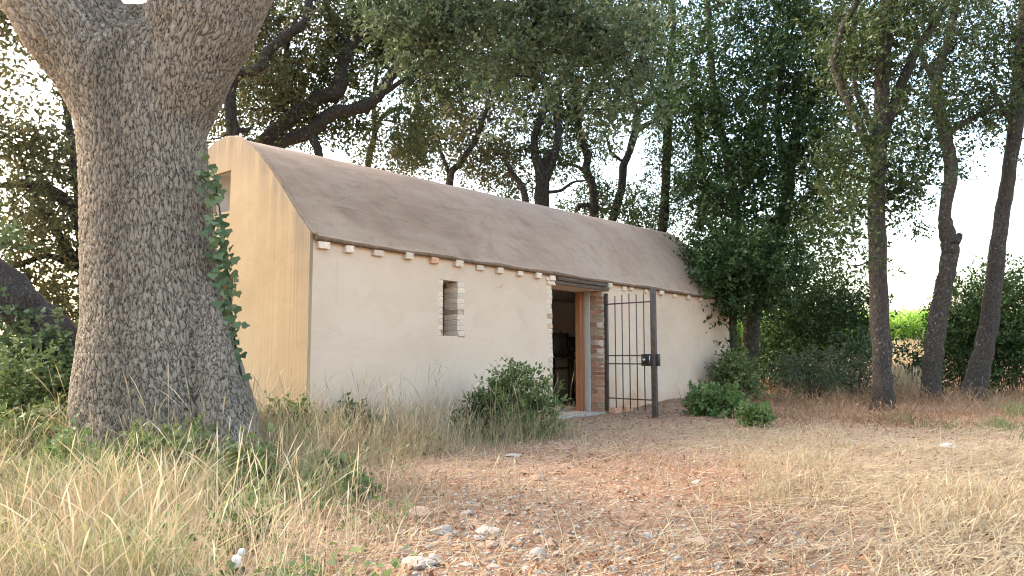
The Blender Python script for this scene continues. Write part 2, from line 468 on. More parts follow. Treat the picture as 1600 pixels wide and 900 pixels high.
class MB:
    """collects boxes and tubes into one mesh"""
    def __init__(s):
        s.V = []; s.Q = []; s.T = []; s.n = 0
    def add(s, V, Q=None, T=None):
        V = np.asarray(V, float).reshape(-1, 3)
        if Q is not None and len(Q): s.Q.append(np.asarray(Q, int).reshape(-1, 4) + s.n)
        if T is not None and len(T): s.T.append(np.asarray(T, int).reshape(-1, 3) + s.n)
        s.V.append(V); s.n += len(V)
    def box(s, a, b):
        x0, y0, z0 = a; x1, y1, z1 = b
        V = [(x0, y0, z0), (x1, y0, z0), (x1, y1, z0), (x0, y1, z0), (x0, y0, z1), (x1, y0, z1), (x1, y1, z1), (x0, y1, z1)]
        s.add(V, [(0, 3, 2, 1), (4, 5, 6, 7), (0, 1, 5, 4), (1, 2, 6, 5), (2, 3, 7, 6), (3, 0, 4, 7)])
    def tube(s, P, R, n=8, cap=True, bumpy=0.0, seed=0):
        P = np.asarray(P, float); R = np.broadcast_to(np.asarray(R, float), (len(P),))
        T = np.gradient(P, axis=0)
        T /= np.linalg.norm(T, axis=1)[:, None] + 1e-9
        u = np.cross(T[0], [0.3, 0.9, 0.2]); u /= np.linalg.norm(u)
        rings = []
        a = np.arange(n) * 2 * math.pi / n
        lr = np.random.default_rng(seed + 11)
        ph = lr.random(4) * 6.28
        for i in range(len(P)):
            u = u - T[i] * np.dot(u, T[i]); u /= np.linalg.norm(u) + 1e-9
            w = np.cross(T[i], u)
            rr = R[i] * (1 + bumpy * (0.6 * np.sin(2 * a + ph[0] + i * 0.35) + 0.4 * np.sin(3 * a + ph[1] - i * 0.5) + 0.5 * math.sin(i * 0.9 + ph[2])))
            rings.append(P[i] + rr[:, None] * (np.cos(a)[:, None] * u + np.sin(a)[:, None] * w))
        V = np.concatenate(rings)
        i0 = np.arange(n); i1 = (i0 + 1) % n
        Q = np.concatenate([np.stack([k * n + i0, k * n + i1, (k + 1) * n + i1, (k + 1) * n + i0], 1) for k in range(len(P) - 1)])
        Tt = []
        if cap:
            c0 = len(V); V = np.concatenate([V, P[:1], P[-1:]])
            Tt = [(c0, (k + 1) % n, k) for k in range(n)] + [(c0 + 1, (len(P) - 1) * n + k, (len(P) - 1) * n + (k + 1) % n) for k in range(n)]
        s.add(V, Q, Tt)
    def build(s, name, m, parent=None, smooth_=False, bevel=0.0, attrs=None):
        V = np.concatenate(s.V)
        Q = np.concatenate(s.Q) if s.Q else None
        T = np.concatenate(s.T) if s.T else None
        o = mesh_np(name, V, Q, T, m, parent, attrs, smooth_)
        if bevel:
            bv = o.modifiers.new('bevel', 'BEVEL'); bv.width = bevel; bv.segments = 2; bv.limit_method = 'ANGLE'
        return o

def catmull(P, per=5):
    P = np.asarray(P, float)
    if len(P) < 3:
        t = np.linspace(0, 1, per + 1)[:, None]
        return P[0] * (1 - t) + P[-1] * t
    Q = np.vstack([2 * P[0] - P[1], P, 2 * P[-1] - P[-2]])
    out = []
    for i in range(1, len(Q) - 2):
        for k in range(per):
            t = k / per
            out.append(0.5 * ((2 * Q[i]) + (-Q[i - 1] + Q[i + 1]) * t + (2 * Q[i - 1] - 5 * Q[i] + 4 * Q[i + 1] - Q[i + 2]) * t * t + (-Q[i - 1] + 3 * Q[i] - 3 * Q[i + 1] + Q[i + 2]) * t ** 3))
    out.append(P[-1])
    return np.array(out)

def unit(v):
    return v / (np.linalg.norm(v, axis=-1, keepdims=True) + 1e-9)

def leaves_mesh(pos, direc, size, width=0.5, r=rng, up=0.5, shape='quad'):
    """folded leaves with random roll; returns V, quads, tint"""
    n = len(pos)
    d = unit(direc)
    nr = r.normal(size=(n, 3)); nr[:, 2] += up * 1.5
    side = unit(np.cross(d, nr)); nrm = np.cross(side, d)
    Ls = size[:, None]
    w = Ls * width * 0.5
    base = pos
    mid = pos + d * Ls * 0.45
    tip = pos + d * Ls - nrm * Ls * 0.08
    lift = nrm * Ls * 0.10
    V = np.stack([base, mid + side * w + lift, tip, mid - side * w + lift], 1).reshape(-1, 3)
    Q = (np.arange(n) * 4)[:, None] + np.array([0, 1, 2, 3])
    return V, Q

def spray_leaves(cent, rad, crown_c, n_spray, n_leaf, leaf, twig=0.3, droop=0.15, width=0.5, r=rng, up=0.5, spread=0.8):
    """cent (K,3) clump centres, rad (K,3) clump radii"""
    K = len(cent)
    sc = np.repeat(cent, n_spray, 0) + r.normal(size=(K * n_spray, 3)) * np.repeat(rad, n_spray, 0) * 0.6
    off = unit(sc - np.repeat(cent, n_spray, 0)) * 0.8 + unit(sc - crown_c) * 0.4 + r.normal(size=(K * n_spray, 3)) * 0.5
    off[:, 2] -= droop
    td = unit(off)
    S = len(sc)
    t = np.tile(np.linspace(0.0, 1.0, n_leaf), S) + r.normal(size=S * n_leaf) * 0.06
    tdr = np.repeat(td, n_leaf, 0)
    pos = np.repeat(sc, n_leaf, 0) + tdr * (t * twig)[:, None] + r.normal(size=(S * n_leaf, 3)) * twig * 0.07
    dr = tdr * 0.7 + r.normal(size=(S * n_leaf, 3)) * spread
    size = leaf * (0.65 + 0.7 * r.random(S * n_leaf))
    V, Q = leaves_mesh(pos, dr, size, width, r, up)
    tint = np.clip(np.repeat(r.random(K), n_spray * n_leaf) * 0.55 + np.repeat(r.random(S), n_leaf) * 0.25 + r.random(S * n_leaf) * 0.3 - 0.05, 0, 1)
    return V, Q, np.repeat(tint, 4)

# ------------------------------------------------------------------ ground
def axis(a, b, fine0, fine1, nf, nc):
    lo = fine0 - (fine0 - a) * np.linspace(1, 0, nc, endpoint=False) ** 3
    hi = fine1 + (b - fine1) * np.linspace(0, 1, nc + 1)[1:] ** 3
    return np.concatenate([lo, np.linspace(fine0, fine1, nf), hi])

def straw_map(x, y):
    px, py = to_pix(x, y, np.zeros_like(x))
    s = (x - P0[0]) * WD[0] + (y - P0[1]) * WD[1]
    d = (x - P0[0]) * WI[0] + (y - P0[1]) * WI[1]
    a = 0.25 + 0.6 * smooth(1.2, 3.2, x) * smooth(12, 8, y) + 0.5 * smooth(-0.3, -1.5, x)
    a = a - 0.45 * np.exp(-((x - 1.7) / 0.9) ** 2 - ((y - 6.2) / 1.0) ** 2)
    return np.clip(a, 0, 1)

gx = axis(-700, 700, -6, 9, 300, 26)
gy = axis(-60, 1500, 1.2, 17, 300, 26)
GX, GY = np.meshgrid(gx, gy)
GZ = ground_z(GX, GY)
nx, ny = len(gx), len(gy)
ii = (np.arange(ny - 1)[:, None] * nx + np.arange(nx - 1)[None, :]).ravel()
ground = mesh_np('ground', np.stack([GX, GY, GZ], -1), np.stack([ii, ii + 1, ii + nx + 1, ii + nx], 1), None, M['ground'],
                 attrs={'straw': straw_map(GX, GY).ravel()}, smooth_=True)
tag(ground, kind='structure')

# ------------------------------------------------------------------ the vaulted house
house = empty('vaulted_house', (P0[0], P0[1], 0), math.atan2(WD[1], WD[0]))
tag(house, 'low cream plastered house with rounded brown cement roof, open doorway and iron gate', 'house')

PU = np.array([0, 0.3, 0.58, 0.91, 1.16, 1.43, 1.6, 1.8])
PZ = np.array([2.26, 2.56, 2.87, 3.20, 3.40, 3.565, 3.62, 3.645])
def prof(d, s=0.0):
    dd = np.abs(1.8 - np.abs(1.8 - np.asarray(d, float)))
    dd = np.where(np.asarray(d) < 0, np.asarray(d), dd)
    z = np.interp(dd, PU, PZ)
    z = np.where(np.asarray(d) < 0, 2.26 + np.asarray(d) * 0.3, z)
    return EAVE + 0.04 + (z - 2.26) * (1 + 0.26 * np.clip(s, 0, 12) / HL)
# smooth the piecewise profile
_dd = np.linspace(0, 1.8, 91)
_zz = np.interp(_dd, PU, PZ)
_k = np.ones(13) / 13
_pad = np.concatenate([2 * _zz[0] - _zz[6:0:-1], _zz, _zz[-2:-8:-1]])
PU, PZ = _dd, np.convolve(_pad, _k, 'valid')
PZ += 2.26 - PZ[0]

def grid_wall(name, us, zs, holes, place, thick, m, top=None, attrs=None, rev=None):
    """wall sheet with openings, both faces, jambs and rim. us, zs: breakpoints; place(u, z, depth) -> xyz"""
    us = np.array(sorted(set(np.round(us, 4)))); zs = np.array(sorted(set(np.round(zs, 4))))
    V = []; idx = {}
    def vid(i, j, side):
        k = (i, j, side)
        if k not in idx:
            z = zs[j] if top is None else min(zs[j], top(us[i]))
            V.append(place(us[i], z, 0.0 if side == 0 else thick)); idx[k] = len(V) - 1
        return idx[k]
    keep = np.zeros((len(us) - 1, len(zs) - 1), bool)
    for i in range(len(us) - 1):
        for j in range(len(zs) - 1):
            uc = (us[i] + us[i + 1]) / 2; zc = (zs[j] + zs[j + 1]) / 2
            if any(h[0] < uc < h[1] and h[2] < zc < h[3] for h in holes): continue
            if top is not None and zs[j] >= max(top(us[i]), top(us[i + 1])) - 1e-4: continue
            keep[i, j] = True
    Q = []
    for i in range(len(us) - 1):
        for j in range(len(zs) - 1):
            if not keep[i, j]: continue
            Q.append((vid(i, j, 0), vid(i + 1, j, 0), vid(i + 1, j + 1, 0), vid(i, j + 1, 0)))
            Q.append((vid(i, j, 1), vid(i, j + 1, 1), vid(i + 1, j + 1, 1), vid(i + 1, j, 1)))
            for (di, dj, a, b) in ((-1, 0, (i, j), (i, j + 1)), (1, 0, (i + 1, j + 1), (i + 1, j)), (0, -1, (i + 1, j), (i, j)), (0, 1, (i, j + 1), (i + 1, j + 1))):
                ni, nj = i + di, j + dj
                inside = 0 <= ni < keep.shape[0] and 0 <= nj < keep.shape[1]
                if inside and keep[ni, nj]: continue
                Q.append((vid(*a, 0), vid(*b, 0), vid(*b, 1), vid(*a, 1)))
    V = np.array(V)
    me = bpy.data.meshes.new(name)
    me.from_pydata(V.tolist(), [], Q)
    bm = bmesh.new(); bm.from_mesh(me)
    bmesh.ops.dissolve_degenerate(bm, dist=1e-4, edges=bm.edges)
    bmesh.ops.recalc_face_normals(bm, faces=bm.faces)
    bm.to_mesh(me); bm.free()
    me.materials.append(m)
    if attrs:
        co = np.zeros(len(me.vertices) * 3, np.float32); me.vertices.foreach_get('co', co); co = co.reshape(-1, 3)
        for k, fn in attrs.items():
            me.attributes.new(k, 'FLOAT', 'POINT').data.foreach_set('value', fn(co).astype(np.float32))
    o = bpy.data.objects.new(name, me)
    return link(o, house)

WT = 0.5
DOOR = (4.47, 5.95); WIN = (2.05, 2.33)
def wall_place(s, z, dep):
    n = 0.014 * fbm(s * 1.1 + 3, z * 1.1, 3) + 0.006 * fbm(s * 5, z * 5, 2)
    # the lower wall leans out a little
    return (s, dep + (n if dep == 0 else 0) - (0.02 * max(0, 0.8 - z) if dep == 0 else 0), z)
fs = np.concatenate([np.linspace(0.0405, HL, 150), [4.35, 4.47, 5.95, 6.03, 1.975, 2.05, 2.33, 2.455]])
fz = np.concatenate([np.linspace(-0.3, 2.225, 34), [2.06, 1.93, 1.215, 0.02]])
holes_f = [(4.35, 6.03, 0.02, 2.06), (1.975, 2.455, 1.215, 1.93)]
fw = grid_wall('front_wall', fs, fz, holes_f, wall_place, WT, M['cream'])
def back_place(s, z, dep): return (s, HW - dep, z)
grid_wall('back_wall', np.concatenate([np.linspace(0.1, HL, 6), [4.6, 6.4]]), [-0.3, 0.75, 2.0, 2.22], [(4.6, 6.4, 0.75, 2.0)], back_place, 0.35, M['inner'])  # opening is unseen, added to let daylight into the dark room

def gtop(off):
    return lambda d: float(prof(d, 0.0)) + off
def gable_place(d, z, dep):
    n = 0.016 * fbm(d * 1.3 + 9, z * 1.3, 3)
    return (dep + (n if dep == 0 else 0.0) - (0.02 * max(0, 0.8 - z) if dep == 0 else 0), d, z)
gd = np.concatenate([np.linspace(0.0, HW, 61), [1.62, 2.0, 1.478, 2.12]])
gz = np.concatenate([np.linspace(-0.3, 3.75, 60), [2.71, 3.215, 0.8, 1.915]])
holes_g = [(1.62, 2.0, 2.71, 3.215), (1.478, 2.12, 0.8, 1.915)]
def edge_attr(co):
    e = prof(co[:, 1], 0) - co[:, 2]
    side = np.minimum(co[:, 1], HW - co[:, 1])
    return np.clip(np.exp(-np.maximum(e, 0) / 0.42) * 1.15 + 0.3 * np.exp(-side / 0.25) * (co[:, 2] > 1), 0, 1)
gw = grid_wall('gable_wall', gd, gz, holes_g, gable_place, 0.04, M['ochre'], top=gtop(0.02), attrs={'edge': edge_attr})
def gable_far(d, z, dep): return (HL - dep, d, z)
grid_wall('gable_wall', np.linspace(0.02, HW - 0.02, 31), np.linspace(-0.3, 4.1, 20), [], gable_far, 0.3, M['cream'],
          top=lambda d: float(prof(d, HL)) - 0.05)
def recess(name, u0, u1, z0, z1, dep, m):
    b = MB()
    a = 0.041
    b.add([(a, u0, z0), (a, u1, z0), (a, u1, z1), (a, u0, z1), (dep, u0, z0), (dep, u1, z0), (dep, u1, z1), (dep, u0, z1)],
          [(0, 4, 5, 1), (2, 6, 7, 3), (0, 3, 7, 4), (1, 5, 6, 2), (4, 7, 6, 5)])
    return b.build(name, m, house)
recess('niche', 1.62, 2.0, 2.71, 3.215, 0.32, M['reveal'])
recess('gable_opening', 1.478, 2.12, 0.8, 1.915, 0.42, M['brick_tan'])

# roof shell
rs = np.linspace(0.042, HL + 0.15, 150)
rd = np.concatenate([[-0.055, -0.045], np.linspace(-0.02, HW + 0.02, 72), [HW + 0.045, HW + 0.055]])
RS, RD = np.meshgrid(rs, rd, indexing='ij')
dm = np.where(RD > HW, HW - RD, RD)
RZ = prof(np.where(RD > 1.8, HW - RD, RD), RS)
RN = 0.030 * fbm(RS * 0.9, RD * 1.2, 4) + 0.012 * fbm(RS * 4, RD * 3, 3)
lip = 0.045 * fbm(RS * 2.3, RS * 0 + 4.4, 4) * (np.abs(RD - 1.8) > 1.82)
RZ = RZ + RN + lip
RDo = RD + lip * 0.5
top_v = np.stack([RS, RDo, RZ], -1)
bot = np.stack([RS, np.clip(RD, -0.048, HW + 0.048), prof(np.where(RD > 1.8, HW - RD, RD), RS) - 0.055 + lip * 0.5], -1)
a, bq = RS.shape
V = np.concatenate([top_v.reshape(-1, 3), bot.reshape(-1, 3)])
i0 = (np.arange(a - 1)[:, None] * bq + np.arange(bq - 1)[None, :]).ravel()
Q = [np.stack([i0, i0 + bq, i0 + bq + 1, i0 + 1], 1), np.stack([i0, i0 + 1, i0 + bq + 1, i0 + bq], 1) + a * bq]
off = a * bq
k = np.arange(a - 1) * bq
Q.append(np.stack([k, k + off, k + bq + off, k + bq], 1))
k2 = k + bq - 1
Q.append(np.stack([k2, k2 + bq, k2 + bq + off, k2 + off], 1))
k = np.arange(bq - 1)
Q.append(np.stack([k, k + 1, k + 1 + off, k + off], 1))
k2 = k + (a - 1) * bq
Q.append(np.stack([k2, k2 + off, k2 + 1 + off, k2 + 1], 1))
roof = mesh_np('roof', V, np.concatenate(Q), None, M['roof'], house, smooth_=True)
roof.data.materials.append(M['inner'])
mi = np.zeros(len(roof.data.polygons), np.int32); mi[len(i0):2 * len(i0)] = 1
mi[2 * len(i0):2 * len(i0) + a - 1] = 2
roof.data.materials.append(M['eave_edge'])  # front eave lip faces, darker brown than the roof
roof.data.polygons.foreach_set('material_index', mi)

# cement verge rim along the near gable
vd = np.concatenate([[-0.06], np.linspace(0.0, HW, 60), [HW + 0.06]])
vp = [(0.035 + 0.006 * math.sin(i * 2.1), d, float(prof(d, 0)) + 0.014 + 0.004 * math.sin(i * 1.3)) for i, d in enumerate(vd)]
b = MB(); b.tube(vp, 0.020, 6, bumpy=0.25); b.build('verge', M['roof'], house, True)

floor = MB(); floor.box((0.3, 0.1, -0.2), (HL - 0.3, HW - 0.2, 0.012)); floor.build('floor', M['floor'], house)
# cross wall inside
b = MB(); b.box((1.2, WT + 0.005, 0.0), (1.35, HW - 0.4, 2.3)); b.build('inner_wall', M['inner'], house)

# bricks
brick_meshes = {}
def brick(dim, m, loc, name='brick', rot=0.0, seed=0, parent=None):
    key = (tuple(np.round(dim, 3)), m, seed % 4)
    if key not in brick_meshes:
        bm = bmesh.new()
        bmesh.ops.create_cube(bm, size=1)
        rr = random.Random(seed * 7 + len(brick_meshes))
        bmesh.ops.scale(bm, vec=dim, verts=bm.verts)
        bmesh.ops.bevel(bm, geom=bm.edges, offset=min(dim) * 0.06, segments=1, affect='EDGES')
        for v in bm.verts:
            v.co += Vector((rr.uniform(-1, 1), rr.uniform(-1, 1), rr.uniform(-1, 1))) * min(dim) * 0.05
        me = bpy.data.meshes.new('brick'); bm.to_mesh(me); bm.free()
        me.materials.append(M[m]); brick_meshes[key] = me
    o = bpy.data.objects.new(name, brick_meshes[key])
    o.location = loc; o.rotation_euler = (0, rr_(seed) * 0.02, rot + rr_(seed + 5) * 0.02)
    return link(o, parent or house)
def rr_(s): return random.Random(s).uniform(-1, 1)

# eave bricks that stick out under the roof
eave = [(502, 18, 'w'), (542, 16, 'w'), (588, 17, 'w'), (635, 15, 'w'), (676, 15, 'r'), (714, 15, 'w'), (748, 15, 'w'), (778, 13, 'w'), (810, 13, 'w'), (838, 13, 'w'), (860, 12, 'w'),
        (950, 10, 'w'), (973, 10, 'w'), (984, 10, 'w'), (1007, 10, 'w'), (1030, 11, 'w'), (1052, 11, 'w'), (1072, 9, 'w'), (1092, 8, 'w'), (1110, 8, 'w')]
def wall_s(px):
    r = ray(px, 430)
    n = np.array([WD[1], -WD[0]])
    t = np.dot(P0, n) / np.dot(r[:2], n)
    return float(np.dot(r[:2] * t - P0, WD))
for i, (px, w, k) in enumerate(eave):
    s = wall_s(px)
    bw = 0.132 + 0.022 * rr_(i)
    brick((bw, 0.30, 0.078), {'w': 'brick_white', 'r': 'terracotta'}[k], (s, 0.10 + 0.015 * rr_(i + 40), 2.158 + 0.012 * rr_(i + 90)), rot=0.05 * rr_(i + 3), seed=i)

# door jambs
z = 0.03; i = 0
rng_b = random.Random(3)
while z < 2.04:
    h = 0.066
    # left jamb: narrow whitened ends on the face
    w = 0.118 + 0.05 * float(fbm(z * 2.2 + 5, 3.3, 3)) + rng_b.uniform(-0.006, 0.006)
    mm = rng_b.choice(['brick_white'] * 5 + ['brick_tan'])
    if z < 0.75 and rng_b.random() < 0.6: mm = 'brick_tan'
    brick((0.14, 0.24, h), mm, (4.352 + w - 0.07, 0.118 + rng_b.uniform(-.004, .004), z + h / 2), seed=i)
    # right jamb: the reveal shows the long sides
    hh = h
    mm = rng_b.choice(['brick_tan', 'brick_red', 'brick_tan', 'brick_red', 'brick_tan'])
    if i % 3 == 1:
        for q in range(2):
            brick((0.10, 0.118, hh), rng_b.choice(['brick_tan', 'brick_red']), (6.0 + rng_b.uniform(-.006, .004), 0.062 + 0.128 * q, z + hh / 2), seed=i + q)
    else:
        brick((0.10, 0.245, hh), mm, (6.0 + rng_b.uniform(-.006, .004), 0.125, z + hh / 2), seed=i)
    z += h + 0.009; i += 1
for x0, x1 in ((4.34, 4.452), (5.953, 6.04)):
    b = MB(); b.box((x0, 0.003, -0.1), (x1, 0.257, 2.06)); b.build('mortar', M['mortar'], house)
brick((0.20, 0.26, 0.06), 'brick_white', (4.43, 0.10, 2.075), seed=2)
brick((0.24, 0.26, 0.055), 'brick_white', (4.42, 0.105, 2.135), seed=3)
# plaster band and timber frame deeper in the right jamb
b = MB(); b.box((5.945, 0.258, 0.0), (6.1, 0.385, 2.06)); b.build('plaster_band', M['reveal'], house, bevel=0.006)
b = MB(); b.box((5.85, 0.388, 0.0), (6.08, 0.495, 2.05)); b.build('door_frame', M['orange_wood'], house, bevel=0.004)
b = MB(); b.box((5.905, 0.37, 0.0), (5.945, 0.387, 2.05)); b.build('frame_strip', M['orange_wood'], house, bevel=0.003)
b = MB(); b.box((4.40, 0.3, 0.0), (4.46, 0.45, 2.05)); b.build('door_frame', M['orange_wood'], house, bevel=0.004)
b = MB(); b.box((4.462, 0.27, 0.86), (4.53, 0.33, 1.04)); b.build('latch_box', M['reveal'], house, bevel=0.004)
# lintel
b = MB(); b.box((4.50, -0.035, 2.062), (6.10, 0.45, 2.125)); o = b.build('lintel', M['old_wood'], house, bevel=0.008)
b = MB(); b.box((4.56, -0.06, 2.13), (6.02, 0.20, 2.185)); o = b.build('plank', M['old_wood'], house, bevel=0.006)
b = MB(); b.box((5.1, -0.075, 2.187), (5.55, 0.1, 2.215)); o = b.build('plank', M['old_wood'], house, bevel=0.006)
# sill
b = MB(); b.box((4.36, -0.05, -0.12), (6.02, 0.5, 0.028)); b.build('door_sill', M['concrete'], house, bevel=0.012)

# window slit bricks
z = 1.218; i = 0
while z < 1.90:
    h = 0.064
    for side in (0, 1):
        mm = rng_b.choice(['brick_white'] * 6 + ['brick_tan'])
        j = rng_b.uniform(-.005, .005)
        if side == 0:
            brick((0.09, 0.24, h), mm, (1.978 + 0.028 + j * 0.5, 0.118 + j * .3, z + h / 2), seed=i + 1)
        else:
            brick((0.135, 0.24, h), mm, (2.392 + j * 0.6, 0.118 + j * .3, z + h / 2), seed=i + 2)
    z += h + 0.007; i += 1
for x0, x1 in ((1.96, 2.042), (2.330, 2.47)):
    b = MB(); b.box((x0, 0.001, 1.2), (x1, 0.3, 1.94)); b.build('mortar', M['mortar'], house)
b = MB(); b.box((2.332, 0.302, 1.2), (2.47, 0.62, 1.945)); b.box((1.96, 0.302, 1.2), (2.05, 0.62, 1.945)); b.build('window_reveal', M['inner'], house)
b = MB(); b.box((1.96, 0.03, 1.17), (2.47, 0.5, 1.214)); b.build('window_sill', M['cream'], house, bevel=0.006)
b = MB(); b.box((1.9, 0.64, 1.1), (2.5, 0.67, 2.0)); b.build('shutter', M['old_wood'], house)

# bricks of the lower gable opening
for i in range(13):
    zz = 0.83 + i * 0.084
    brick((0.22, 0.09, 0.068), rng_b.choice(['brick_tan', 'brick_red', 'brick_tan']), (0.13, 1.488 - 0.02 + rng_b.uniform(-.004, .006), zz), seed=i + 3)

# ---- gate (thing part with sub-parts)
hs = 5.985
hinge = np.array([P0[0] + WD[0] * hs, P0[1] + WD[1] * hs])
post = at(1018, 560, 11.8)[:2]
gv = post - hinge; GWID = float(np.linalg.norm(gv)); gang = math.atan2(gv[1], gv[0])
gate = MB()
gate.tube([(0, 0, 0.06), (0, 0, 2.02)], 0.001, 4)
def rect_bar(x0, x1, y, z0, z1):
    b = MB(); b.box((x0, -y, z0), (x1, y, z1)); return b
g = rect_bar(-0.03, 0.03, 0.02, 0.055, 2.015).build('gate', M['iron'], house, bevel=0.004)
g.location = Vector((hs, -0.045, 0)); g.rotation_euler = (0, 0, gang - math.atan2(WD[1], WD[0]))
rect_bar(GWID - 0.043, GWID + 0.043, 0.03, -0.02, 2.05).build('latch_stile', M['iron'], g, bevel=0.005)
for k in range(5):
    x = 0.03 + (GWID - 0.08) * (k + 1) / 6 + 0.01
    b = MB(); b.tube([(x, 0, 0.09 + 0.012 * rr_(k)), (x, 0.002 * rr_(k + 9), 1.0), (x, 0, 1.97 + 0.02 * rr_(k + 4))], 0.0095, 8)
    b.build('bar', M['iron'], g, True)
for zz in (0.26, 0.83, 0.965, 1.83):
    b = MB(); b.box((0.03, -0.016, zz - 0.010), (GWID - 0.05, 0.016, zz + 0.010)); b.build('rail', M['iron'], g, bevel=0.002)
b = MB(); b.box((GWID - 0.22, -0.045, 0.80), (GWID - 0.035, 0.045, 0.99)); b.build('lock_box', M['black'], g, bevel=0.006)
b = MB(); b.tube([(GWID - 0.155, -0.045, 0.895), (GWID - 0.155, -0.068, 0.895)], 0.024, 12); b.tube([(GWID - 0.05, -0.05, 0.84), (GWID - 0.05, -0.05, 0.96)], 0.008, 8); b.build('lock_cylinder', M['steel'], g, True)
b = MB(); b.box((GWID + 0.052, -0.03, 0.80), (GWID + 0.10, 0.03, 0.99)); b.build('strike_plate', M['black'], g, bevel=0.003)
for zz in (0.35, 1.75):
    b = MB(); b.tube([(-0.03, 0.03, zz), (-0.03, 0.03, zz + 0.10)], 0.016, 8); b.build('hinge', M['iron'], g, True)

# loose bricks at the gate's foot
def wpt(s, d, z=0.0):
    p = P0 + WD * s + WI * d
    return (p[0], p[1], z)
hz = math.atan2(WD[1], WD[0])
for i, (s, d, ln, lab) in enumerate([(6.10, -0.13, 0.24, 'loose terracotta brick lying against the foot of the gate hinge'), (6.42, -0.16, 0.30, 'longer loose terracotta brick under the gate bars, right of another brick')]):
    p = wpt(s, d)
    o = brick((ln, 0.12, 0.10), 'terracotta', (p[0], p[1], float(ground_z(p[0], p[1])) + 0.045), 'loose_brick', hz, 20 + i, parent=None)
    o.parent = None
    o.rotation_euler = (0, 0, hz + 0.1 * i)
    tag(o, lab, 'brick')

# ---- things inside the doorway
tb = wpt(8.1, 2.35)
table = empty('work_table', (tb[0], tb[1], 0.012), hz)
tag(table, 'dark metal table with pedestal legs standing inside the doorway', 'table')
b = MB(); b.box((-0.75, -0.32, 0.88), (0.75, 0.32, 0.93)); b.build('tabletop', M['iron'], table, bevel=0.005)
for x in (-0.33, 0.35):
    b = MB(); b.box((x - 0.045, -0.045, 0.03), (x + 0.045, 0.045, 0.878)); b.build('leg', M['iron'], table)
    b = MB(); b.box((x - 0.04, -0.28, 0.0), (x + 0.04, 0.28, 0.03)); b.build('foot', M['iron'], table)
b = MB(); b.tube([(-0.33, 0, 0.66), (-0.55, 0, 0.875)], 0.02, 6); b.tube([(-0.29, 0, 0.70), (0.31, 0, 0.70)], 0.02, 6); b.build('brace', M['iron'], table)
t2 = wpt(8.02, 2.3)
dev = empty('loudspeaker', (t2[0], t2[1], 0.942), hz + 0.2)
tag(dev, 'tall black box like device standing on the table inside', 'device')
b = MB(); b.box((-0.085, -0.15, 0.0), (0.085, 0.15, 0.50)); b.build('cabinet', M['black'], dev, bevel=0.02)
for zc, rc in ((0.36, 0.055), (0.13, 0.07)):
    b = MB(); b.tube([(0.0, -0.152, zc), (0.0, -0.165, zc)], rc, 20); b.build('cone', M['iron'], dev, True)
b = MB(); b.tube([(-0.05, 0, 0.495), (-0.05, 0, 0.53), (0.05, 0, 0.53), (0.05, 0, 0.495)], 0.01, 6); b.build('handle', M['black'], dev)
t3 = wpt(8.42, 2.28)
mon = empty('monitor', (t3[0], t3[1], 0.942), hz - 0.4)
tag(mon, 'black rounded screen on the table, right of the tall black device', 'screen')
b = MB(); b.box((-0.22, -0.02, 0.10), (0.22, 0.03, 0.42)); b.build('screen', M['black'], mon, bevel=0.03)
b = MB(); b.box((-0.03, -0.02, 0.0), (0.03, 0.02, 0.12)); b.box((-0.12, -0.09, 0.0), (0.12, 0.09, 0.012)); b.build('stand', M['black'], mon, bevel=0.003)

